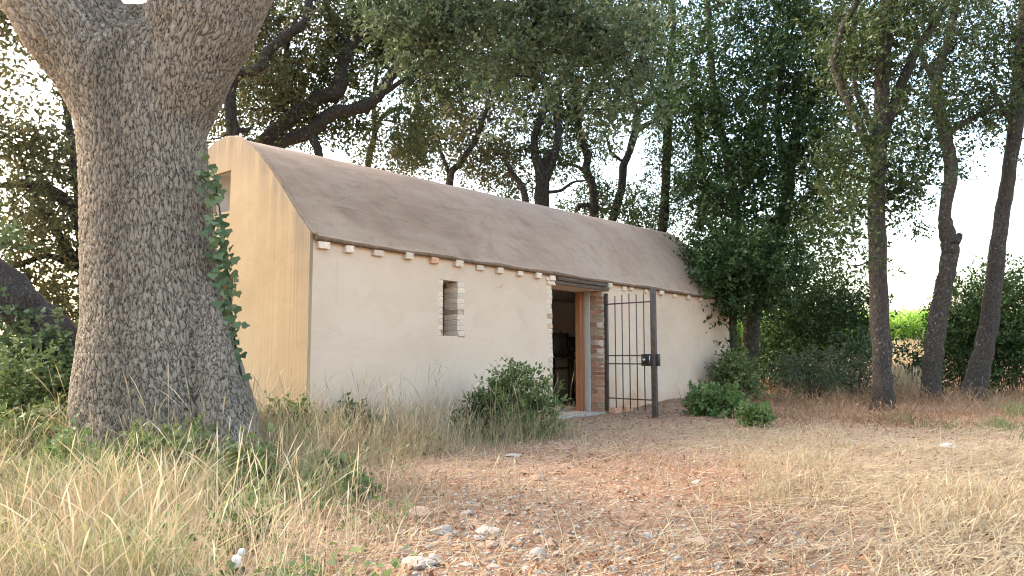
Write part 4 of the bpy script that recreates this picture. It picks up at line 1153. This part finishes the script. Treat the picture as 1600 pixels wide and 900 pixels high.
make_bush('nettle_plant', 'leafy weed among the foreground grass near the white bottle', 395, 868, 3.75, 40, 55, 12, 'leaf_bush', 0.04, 21, 14, depth=0.15, clump=0.06, twig=0.08, cat='plant')

make_bush('nettle_plant', 'green weeds at the far left, in front of the dark thicket', 60, 700, 6.6, 85, 70, 90, 'leaf_bush', 0.055, 22, 24, depth=0.5, clump=0.10, twig=0.14, cat='plant')
make_bush('nettle_plant', 'pale leafy weeds at the left foot of the massive trunk', 130, 740, 5.7, 50, 40, 34, 'leaf_fresh', 0.05, 23, 16, depth=0.25, clump=0.08, twig=0.12, cat='plant')
make_bush('dead_stalks', 'reddish dry dock stalk in front of the right root of the trunk', 385, 765, 5.3, 12, 95, 9, 'litter', 0.03, 24, 7, depth=0.06, clump=0.03, twig=0.06, cat='plant', stemm='terracotta')
# ivy on the big trunk's right side
ivy = empty('ivy_vine', tuple(at(352, 600, OY) * np.array([1, 1, 0])))
tag(ivy, 'strand of green ivy climbing the right side of the massive trunk', 'ivy')
r = np.random.default_rng(77)
pts = [(388, 640, 3), (370, 560, 3), (362, 500, 3), (356, 440, 3), (350, 390, 3), (344, 340, 2.5), (336, 290, 2), (332, 262, 1.5)]
P = catmull([at(x + 1, y, OY - 0.05) for x, y, q in pts], 8)
b = MB(); b.tube(P, np.linspace(0.012, 0.005, len(P)), 6)
st = b.build('stem', M['bark'], ivy, True); st.matrix_parent_inverse = Matrix.Translation(-Vector(ivy.location))
n = 300
t = r.random(n) ** 0.8
idx = ((1 - t) * (len(P) - 1)).astype(int)
py_ = np.interp(idx, np.arange(len(P)), P[:, 2])
dens = np.exp(-((t - 0.42) / 0.28) ** 2) + 0.25
keepm = r.random(n) < dens
pos = P[idx[keepm]] + r.normal(size=(keepm.sum(), 3)) * np.array([0.035, 0.09, 0.05]) + np.array([0.0, -0.10, 0])
dirs = r.normal(size=(len(pos), 3)) * 0.5 + np.array([0.3, -0.3, -0.9])
# five-sided ivy leaf
def ivy_mesh(pos, dirs, size, r):
    d = unit(dirs); nr = r.normal(size=(len(pos), 3)) * 0.5 + np.array([0.4, -1.0, 0.3])
    side = unit(np.cross(d, nr)); nrm = np.cross(side, d)
    sh = [(0, 0), (0.45, 0.05), (0.55, 0.45), (0.28, 0.6), (0, 1), (-0.28, 0.6), (-0.55, 0.45), (-0.45, 0.05)]
    V = np.stack([pos + side * (x * size)[:, None] + d * (y * size)[:, None] + nrm * (abs(x) * 0.18 * size)[:, None] for x, y in sh], 1).reshape(-1, 3)
    q0 = np.array([[0, 1, 2, 3], [0, 3, 4, 5], [0, 5, 6, 7]])
    Q = ((np.arange(len(pos)) * 8)[:, None, None] + q0).reshape(-1, 4)
    return V, Q
V, Q = ivy_mesh(pos, dirs, 0.045 + 0.045 * r.random(len(pos)), r)
fo = mesh_np('foliage', V, Q, None, M['leaf_ivy'], ivy, {'tint': np.repeat(r.random(len(pos)), 8)})
fo.matrix_parent_inverse = Matrix.Translation(-Vector(ivy.location))

# ------------------------------------------------------------------ grasses
def blades(P, h, w, lean, az, bend, head, r):
    """curved ribbons, five stations, pointed tip"""
    n = len(P)
    ts = np.array([0, 0.35, 0.7, 0.86, 1.0])
    wp = np.array([1, 0.85, 0.6, 0.45, 0.0]); wh = np.array([0.8, 0.65, 0.5, 2.0, 0.15])
    dirx = np.stack([np.cos(az), np.sin(az), np.zeros(n)], 1)
    fa = r.random(n) * 6.283
    side = np.stack([np.cos(fa), np.sin(fa), np.zeros(n)], 1)
    V = np.zeros((n, 9, 3))
    for k, t in enumerate(ts):
        c = P + dirx * (h * (lean * t + bend * t ** 2.6))[:, None]
        c[:, 2] += h * (t - 0.35 * bend * t ** 3)
        ww = w * np.where(head, wh[k], wp[k]) * 0.5
        if k < 4:
            V[:, 2 * k] = c - side * ww[:, None]; V[:, 2 * k + 1] = c + side * ww[:, None]
        else:
            V[:, 8] = c
    b0 = (np.arange(n) * 9)[:, None]
    Q = np.concatenate([b0 + np.array([2 * k, 2 * k + 1, 2 * k + 3, 2 * k + 2]) for k in range(3)])
    T = b0 + np.array([6, 7, 8])
    return V.reshape(-1, 3), Q, T

def inside_house(x, y, m=0.0):
    s = (x - P0[0]) * WD[0] + (y - P0[1]) * WD[1]
    d = (x - P0[0]) * WI[0] + (y - P0[1]) * WI[1]
    return (s > -m) & (s < HL + m) & (d > -m) & (d < HW + m)

def oak_foot(x, y, k=1.0):
    return ((x + 2.92) / (0.80 * k)) ** 2 + ((y - 6.35) / (0.72 * k)) ** 2 < 1

def scatter(n, x0, x1, y0, y1, dens, r, persp=True):
    out = []
    tot = 0
    while tot < n:
        k = n * 3
        if persp:        # more samples nearer the camera (areas there show larger)
            y = 1 / (1 / y1 + (1 / y0 - 1 / y1) * r.random(k))
        else:
            y = y0 + (y1 - y0) * r.random(k)
        x = x0 + (x1 - x0) * r.random(k)
        if persp:
            ok = np.abs(x) < 0.85 * y + 0.8
        else:
            ok = np.ones(k, bool)
        p = dens(x, y)
        ok &= (r.random(k) < p) & ~inside_house(x, y, 0.03) & ~oak_foot(x, y)
        out.append(np.stack([x[ok], y[ok]], 1)); tot += ok.sum()
        if len(out) > 60: break
    q = np.concatenate(out)[:n]
    return np.column_stack([q, ground_z(q[:, 0], q[:, 1]) - 0.01])

def grass_obj(name, P, h, w, m, r, lean=0.25, bend=0.3, head=0.35, az=None, tb=0.0, ts=1.0):
    n = len(P)
    az = r.random(n) * 6.283 if az is None else az
    V, Q, T = blades(P, h, w, lean * r.random(n) ** 1.2, az, bend * r.random(n), r.random(n) < head, r)
    tint = np.clip(tb + ts * (0.55 * r.random(n) + 0.9 * (fbm(P[:, 0] * 1.3, P[:, 1] * 1.3, 3) + 0.25)), 0, 1)
    o = mesh_np(name, V, Q, T, M[m], None, {'tint': np.repeat(tint, 9)})
    tag(o, kind='stuff')
    return o

def sd(x, y):
    return (x - P0[0]) * WD[0] + (y - P0[1]) * WD[1], (x - P0[0]) * WI[0] + (y - P0[1]) * WI[1]

r = np.random.default_rng(21)
# tall dry grass: left foreground and the strip before the wall
def d_left(x, y):
    edge = -0.62 - 0.10 * (y - 3.5) + 0.9 * fbm(x * 0.9, y * 0.9, 3)
    return smooth(edge + 0.35, edge - 0.7, x) * (0.12 + 0.88 * smooth(-0.06, 0.16, fbm(x * 1.9 + 4, y * 1.9, 3) + 0.04))
P = scatter(14000, -6.5, 1.0, 2.3, 7.2, d_left, r)
hh = (0.14 + 0.42 * r.random(len(P)) ** 1.7) * (0.75 + 0.5 * (fbm(P[:, 0], P[:, 1], 2) + 0.4)) * (1 - 0.35 * smooth(-1.9, -0.8, P[:, 0])) * (1 - 0.45 * np.exp(-((P[:, 0] + 2.9) / 1.2) ** 2 - ((P[:, 1] - 5.8) / 0.9) ** 2))
tag(grass_obj('dry_grass', P, hh, 0.0026 + 0.002 * r.random(len(P)), 'dry', r, 0.5, 0.7, 0.25, tb=-0.05), 'tall straw coloured grass with bent seed heads around the massive trunk', 'grass')
def d_front(x, y):
    s, d = sd(x, y)
    k = smooth(-1.9, -0.9, d) * smooth(3.5, 2.3, s) * (s > -2.2)
    return k * (0.25 + 0.75 * smooth(-0.12, 0.15, fbm(x * 1.5, y * 1.5 + 9, 3) + 0.05))
P = scatter(11000, -4, 3, 4.8, 10.5, d_front, r)
s_, d__ = sd(P[:, 0], P[:, 1])
hh = (0.18 + 0.42 * r.random(len(P)) ** 1.4) * (1 - 0.55 * smooth(1.8, 4.0, s_)) * (1 - 0.4 * smooth(-0.9, -1.9, d__))
tag(grass_obj('dry_grass', P, hh, 0.003 + 0.0025 * r.random(len(P)), 'dry', r, 0.4, 0.45, 0.4), 'thin tall straw grass in front of the long cream wall', 'grass')
P = scatter(9500, -6.5, 1.0, 2.6, 9.0, lambda x, y: np.maximum(d_left(x, y) * smooth(-0.9, -1.6, x) * (0.45 + 0.55 * smooth(3.6, 5.2, y)), 1.0 * d_front(x, y)) * smooth(-0.06, 0.06, fbm(x * 1.1 + 31, y * 1.1, 3) + 0.02), r)
tag(grass_obj('green_grass', P, 0.14 + 0.32 * r.random(len(P)), 0.004 + 0.004 * r.random(len(P)), 'green', r, 0.4, 0.5, 0.1), 'green grass blades mixed into the straw at left', 'grass')
P = scatter(900, -6.5, 0.5, 2.6, 7.0, lambda x, y: d_left(x, y) * 0.8, r)
tag(grass_obj('dry_grass', P, 0.36 + 0.30 * r.random(len(P)), 0.0026 + 0.0015 * r.random(len(P)), 'dry', r, 0.35, 0.5, 0.75, tb=0.12), 'taller straw stalks with drooping seed heads rising over the left grass', 'grass')
P = scatter(700, -4, 2, 5.5, 10, lambda x, y: d_front(x, y) * smooth(3.4, 2.2, sd(x, y)[0]), r)
tag(grass_obj('dry_grass', P, 0.5 + 0.45 * r.random(len(P)), 0.003 + 0.002 * r.random(len(P)), 'dry', r, 0.25, 0.4, 0.7, tb=0.1), 'lone tall straw stalks standing up before the cream wall', 'grass')
P = scatter(7000, -6.5, 1.0, 2.5, 9.0, lambda x, y: np.maximum(d_left(x, y), 0.7 * d_front(x, y)) * smooth(0.0, 0.1, fbm(x * 1.4 + 41, y * 1.4, 3)), r)
dr_ = r.normal(size=(len(P), 3)) * np.array([1, 1, 0.3]) + np.array([0, 0, 0.25])
P[:, 2] += 0.02 + 0.16 * r.random(len(P)) ** 1.5
V_, Q_ = leaves_mesh(P, dr_, 0.03 + 0.04 * r.random(len(P)), 0.6, r, 1.0)
gc_ = mesh_np('ground_cover', V_, Q_, None, M['leaf_bush'], None, {'tint': np.repeat(r.random(len(P)), 4)})
tag(gc_, 'low green broad leaved weeds between the straw at left', 'weeds', kind='stuff')
# back right: brown dead weeds
def d_back(x, y):
    s, d = sd(x, y)
    px = 800 + F * x / np.maximum(y, 1)
    k = smooth(9.3, 10.8, y + 0.6 * fbm(x, y, 2)) * smooth(2.9, 4.2, x) + smooth(13.5, 15, y) * (s > HL)
    return np.clip(k, 0, 1) * (0.3 + 0.7 * smooth(-0.1, 0.15, fbm(x * 0.9, y * 0.9 + 3, 3) + 0.03))
P = scatter(20000, 2, 22, 9, 27, d_back, r)
hh = (0.08 + 0.30 * r.random(len(P)) ** 1.8) * (0.6 + 0.9 * smooth(10, 17, P[:, 1]))
tag(grass_obj('dead_weeds', P, hh, 0.006 + 0.007 * r.random(len(P)), 'brown', r, 1.1, 0.8, 0.3), 'brown dead weeds among the trunks at right', 'weeds')
P = scatter(3500, 4, 20, 17, 30, lambda x, y: d_back(x, y) * smooth(-0.9, -0.4, x - 0.53 * y) * smooth(0.9, 0.4, x - 0.53 * y), r)
tag(grass_obj('dry_grass', P, 0.35 + 0.5 * r.random(len(P)), 0.014 + 0.01 * r.random(len(P)), 'dry', r, 0.3, 0.3, 0.4), 'pale dry grass on the bank below the bright crop', 'grass')
P = scatter(5200, 4.0, 12, 8.4, 13.5, lambda x, y: smooth(5.2, 6.6, x - 0.12 * (y - 9)) * smooth(0.0, 0.15, fbm(x * 0.8 + 11, y * 0.8, 3)), r)
tag(grass_obj('green_grass', P, 0.08 + 0.16 * r.random(len(P)), 0.008 + 0.006 * r.random(len(P)), 'green', r, 0.7, 0.6, 0.1), 'low grey green grass tufts at the right edge', 'grass')
# scattered upright stems on the open yard
P = scatter(9500, -1.2, 9, 2.7, 9.5, lambda x, y: (0.10 + 0.9 * smooth(0.02, 0.2, fbm(x * 1.2 + 8, y * 1.2, 3))) * smooth(-1.0, 0.2, x + 0.1 * y) * (0.5 + 0.5 * smooth(1.0, 3.0, x)), r)
tag(grass_obj('dry_grass', P, 0.05 + 0.20 * r.random(len(P)) ** 2.2, 0.0045 + 0.003 * r.random(len(P)), 'dry', r, 0.9, 0.7, 0.25), 'sparse short straw stems standing in the open yard', 'grass')

# flattened straw
def straw_obj(name, P, ln, w, m, r, az, lift=0.02, tb=0.0):
    n = len(P)
    d = np.stack([np.cos(az), np.sin(az), np.zeros(n)], 1)
    sd_ = np.stack([-np.sin(az), np.cos(az), np.zeros(n)], 1)
    sd_[:, 2] = r.normal(size=n) * 0.5
    bow = r.normal(size=n) * 0.16
    tilt = np.abs(r.normal(size=n)) * 0.16
    V = np.zeros((n, 6, 3))
    for k, t in enumerate((-0.5, 0.0, 0.5)):
        c = P + d * (ln * t)[:, None] + sd_ * np.array([1, 1, 0]) * (ln * bow * (0.25 - t * t) * 4)[:, None]
        g_ = ground_z(c[:, 0], c[:, 1])
        c[:, 2] = g_ + lift * r.random(n) + 0.004 + ln * tilt * (t + 0.5)
        V[:, 2 * k] = c - sd_ * (w * 0.5)[:, None]; V[:, 2 * k + 1] = c + sd_ * (w * 0.5)[:, None]
    b0 = (np.arange(n) * 6)[:, None]
    Q = np.concatenate([b0 + np.array([0, 1, 3, 2]), b0 + np.array([2, 3, 5, 4])])
    tint = np.clip(tb + 0.15 + 0.7 * r.random(n), 0, 1)
    o = mesh_np(name, V.reshape(-1, 3), Q, None, M[m], None, {'tint': np.repeat(tint, 6)})
    return tag(o, kind='stuff')

def d_straw(x, y):
    a = 0.18 + 0.85 * smooth(1.0, 2.8, x + 0.5 * fbm(x, y, 2)) * smooth(11.5, 9.3, y)
    a = a * (0.25 + 0.75 * smooth(-0.14, 0.1, fbm(x * 1.1 + 2, y * 1.4, 3)))
    a = a * (1 - 0.85 * np.exp(-((x - 1.55) / 0.9) ** 2 - ((y - 6.2) / 0.9) ** 2)) * (1 - 0.65 * np.exp(-((x - 0.0) / 0.75) ** 2 - ((y - 3.7) / 0.9) ** 2))
    return a
P = scatter(32000, -3, 11, 2.5, 12.5, d_straw, r)
az = 0.55 * r.normal(size=len(P)) + 0.25 + 1.2 * fbm(P[:, 0] * 0.6, P[:, 1] * 0.6, 2)
tag(straw_obj('straw_litter', P, 0.04 + 0.17 * r.random(len(P)) ** 1.3, 0.002 + 0.0028 * r.random(len(P)), 'dry', r, az, 0.03), 'flattened pale straw covering the open yard', 'straw')
P = scatter(22000, -3, 13, 2.5, 16, lambda x, y: 0.25 + 0.75 * smooth(8, 11, y), r)
tag(straw_obj('leaf_litter', P, 0.015 + 0.045 * r.random(len(P)), 0.004 + 0.010 * r.random(len(P)), 'litter', r, r.random(len(P)) * 6.283, 0.025), 'brown dead leaves and twigs strewn over the soil', 'litter')

# maize field beyond the bank
r = np.random.default_rng(31)
n = 5200
x = -8 + 60 * r.random(n); y = 33 + 12 * r.random(n) ** 1.5
P = np.column_stack([x, y, ground_z(x, y)])
V1, Q1, T1 = blades(P, 1.5 + 0.7 * r.random(n), 0.06 + 0.03 * r.random(n), 0.05 * r.random(n), r.random(n) * 6.28, 0.1 * r.random(n), np.zeros(n, bool), r)
k = 6
Pl = np.repeat(P, k, 0); Pl[:, 2] += (0.5 + 1.2 * r.random(n * k))
V2, Q2, T2 = blades(Pl, 0.55 + 0.4 * r.random(n * k), 0.10 + 0.04 * r.random(n * k), 0.4 + 0.4 * r.random(n * k), r.random(n * k) * 6.28, 0.6 + 0.5 * r.random(n * k), np.zeros(n * k, bool), r)
mz = mesh_np('maize_crop', np.concatenate([V1, V2]), np.concatenate([Q1, Q2 + len(V1)]), np.concatenate([T1, T2 + len(V1)]), M['maize'], None,
             {'tint': np.concatenate([np.repeat(r.random(n) * .6, 9), np.repeat(r.random(n * k), 9)])})
tag(mz, 'tall sunlit bright green crop beyond the dry bank', 'crop', kind='stuff')

# ------------------------------------------------------------------ stones
def rock_mesh(seed, sub=2, flat=0.6):
    rr = random.Random(seed)
    bm = bmesh.new(); bmesh.ops.create_icosphere(bm, subdivisions=sub, radius=0.5)
    o = Vector((rr.uniform(0, 50), rr.uniform(0, 50), rr.uniform(0, 50)))
    planes = [(Vector((rr.gauss(0, 1), rr.gauss(0, 1), rr.gauss(0, 1))).normalized(), rr.uniform(0.26, 0.42)) for _ in range(7)]
    for v in bm.verts:
        v.co *= 1 + 0.35 * mnoise.noise(v.co * 2.2 + o) + 0.12 * mnoise.noise(v.co * 6 + o)
        for nrm, dd in planes:
            e = v.co.dot(nrm) - dd
            if e > 0: v.co -= nrm * e * 0.85
        v.co.z *= flat
    me = bpy.data.meshes.new('stone'); bm.to_mesh(me); bm.free()
    return me
def stone(px, py, wpx, hpx, label, m='stone', seed=0, rot=0.0, group=None):
    p = on_ground(px, py); 
    z = float(ground_z(p[0], p[1]))
    Y = p[1]
    me = rock_mesh(seed, 3 if wpx > 24 else 2, 1.0)
    me.materials.append(M[m])
    o = bpy.data.objects.new('stone', me)
    W = wpx * Y / F; Hh = max(hpx * Y / F * 0.8, W * 0.28)
    o.scale = (W, W * 0.8, Hh * 1.25)
    o.location = (p[0], p[1], z + Hh * 0.12)
    o.rotation_euler = (0, 0, rot)
    return tag(link(o), label, 'stone', group)
big = [(690, 832, 40, 26, 'pointed white stone in the middle foreground, left of a flat pale slab', 'stone'),
       (762, 832, 46, 18, 'flat white slab stone, right of the pointed white stone', 'stone'),
       (655, 806, 48, 22, 'long pinkish stone half hidden in dry grass above the pointed stone', 'stone_red'),
       (652, 890, 60, 26, 'large white stone cut by the bottom edge of the picture', 'stone'),
       (843, 870, 34, 28, 'rounded pale pink stone right of the stony patch', 'stone'),
       (762, 851, 38, 18, 'reddish flat stone just below the white slab', 'stone_red'),
       (440, 872, 52, 32, 'round tan boulder in the grass near the bottom left', 'stone_red'),
       (630, 868, 36, 24, 'tan stone among grass, above the large cut off white stone', 'stone_red'),
       (1094, 850, 54, 14, 'flat tan stone lying alone on the straw right of centre', 'stone_red'),
       (1010, 836, 22, 14, 'small pale stone left of and above the flat tan stone', 'stone'),
       (802, 712, 28, 12, 'flat pale stone in the sparse grass below the leafy bush', 'stone'),
       (842, 752, 24, 16, 'squarish reddish stone on bare red soil left of centre', 'stone_red'),
       (485, 742, 40, 14, 'flat grey stone right of the massive trunk, in shade', 'stone'),
       (1590, 893, 30, 18, 'white stone cut by the bottom right corner of the picture', 'stone'),
       (1108, 700, 18, 8, 'pale flat stone on the litter below the bright green plants', 'stone'),
       (712, 833, 14, 12, 'small white stone touching the right of the pointed stone', 'stone'),
       (1482, 697, 34, 8, 'pale broken slab among the grey green tufts at right', 'stone'),
       (955, 895, 30, 14, 'pale stone at the bottom edge near the middle', 'stone')]
for i, (px, py, w, h, lab, m) in enumerate(big):
    stone(px, py, w, h, lab, m, i + 1, random.uniform(-0.4, 0.4))
r = np.random.default_rng(5)
meshes = []
for i in range(6):
    for m in ('stone', 'stone_red'):
        me = rock_mesh(100 + i, 1, 0.55); me.materials.append(M[m]); meshes.append(me)
cnt = 0
while cnt < 130:
    if r.random() < 0.6:
        px, py = r.normal(735, 90), r.uniform(790, 900)
    elif r.random() < 0.6:
        px, py = r.normal(1180, 150), r.uniform(815, 895)
    else:
        px, py = r.uniform(600, 1500), r.uniform(690, 900)
    p = on_ground(px, py)
    if inside_house(p[0], p[1], 0.1): continue
    sz = 0.022 + 0.062 * r.random() ** 2.2
    o = bpy.data.objects.new('stone', meshes[int(r.integers(len(meshes)))])
    o.scale = (sz * (1 + .5 * r.random()), sz, sz * (0.8 + .4 * r.random()))
    o.location = (p[0], p[1], float(ground_z(p[0], p[1])) + sz * 0.12)
    o.rotation_euler = (r.normal() * .2, r.normal() * .2, r.random() * 6.28)
    red = o.data.materials[0].name == 'soil_stained_stone'
    zone = 'in the stony patch of the near foreground' if (abs(px - 735) < 180 and py > 780) else ('on the straw strewn ground at the right' if px > 950 else 'on the red soil before the doorway')
    tag(link(o), 'small %s stone lying %s' % ('rusty pink' if red else 'chalky white', zone), 'stone', 'small %s stones %s' % ('rusty' if red else 'white', zone))
    cnt += 1
# gravel: fine chips
P = scatter(7000, -2.5, 9, 2.5, 11, lambda x, y: 0.25 + 0.75 * np.exp(-((x + 0.1) / 0.8) ** 2 - ((y - 3.6) / 1.2) ** 2) + 0.3 * smooth(6, 3, y), r)
n = len(P); sz = 0.006 + 0.016 * r.random(n) ** 2
octa = np.array([(1, 0, 0), (-1, 0, 0), (0, 1, 0), (0, -1, 0), (0, 0, .6), (0, 0, -.6)], float)
V = P[:, None, :] + octa[None] * sz[:, None, None] * (0.6 + 0.8 * r.random((n, 6, 1))) + np.array([0, 0, 0.012])
T0 = np.array([(0, 2, 4), (2, 1, 4), (1, 3, 4), (3, 0, 4), (2, 0, 5), (1, 2, 5), (3, 1, 5), (0, 3, 5)])
gv_ = mesh_np('gravel', V.reshape(-1, 3), None, ((np.arange(n) * 6)[:, None, None] + T0).reshape(-1, 3), M['stone'])
tag(gv_, 'fine pale stone chips scattered over the yard', 'gravel', kind='stuff')

# bottle with a white cap in the foreground grass
p = on_ground(373, 905)
bt = empty('bottle', (p[0], p[1], float(ground_z(p[0], p[1]))))
tag(bt, 'dark glass bottle with an open white screw cap in the foreground grass', 'bottle')
bt.rotation_euler = (0.25, -0.1, 0.2)
def lathe(prof_, n=24):
    b = MB(); a = np.arange(n) * 2 * math.pi / n
    V = np.concatenate([np.stack([rr * np.cos(a), rr * np.sin(a), np.full(n, zz)], 1) for rr, zz in prof_])
    i0 = np.arange(n); i1 = (i0 + 1) % n
    b.add(V, np.concatenate([np.stack([k * n + i0, k * n + i1, (k + 1) * n + i1, (k + 1) * n + i0], 1) for k in range(len(prof_) - 1)]))
    return b
lathe([(0.0, -0.13), (0.034, -0.13), (0.036, -0.12), (0.036, 0.0), (0.03, 0.025), (0.016, 0.05), (0.015, 0.06)]).build('body', M['dark_glass'], bt, True)
lathe([(0.0155, 0.045), (0.0205, 0.045), (0.0205, 0.053), (0.0195, 0.055), (0.0205, 0.057), (0.0205, 0.085), (0.018, 0.088), (0.0, 0.088)]).build('cap', M['white'], bt, True)
b = MB(); a = np.arange(16) * 2 * math.pi / 16
b.tube([(0.021, 0, 0.105), (0.024, -0.004, 0.105)], 0.017, 16); o = b.build('cap_lid', M['white'], bt, True)
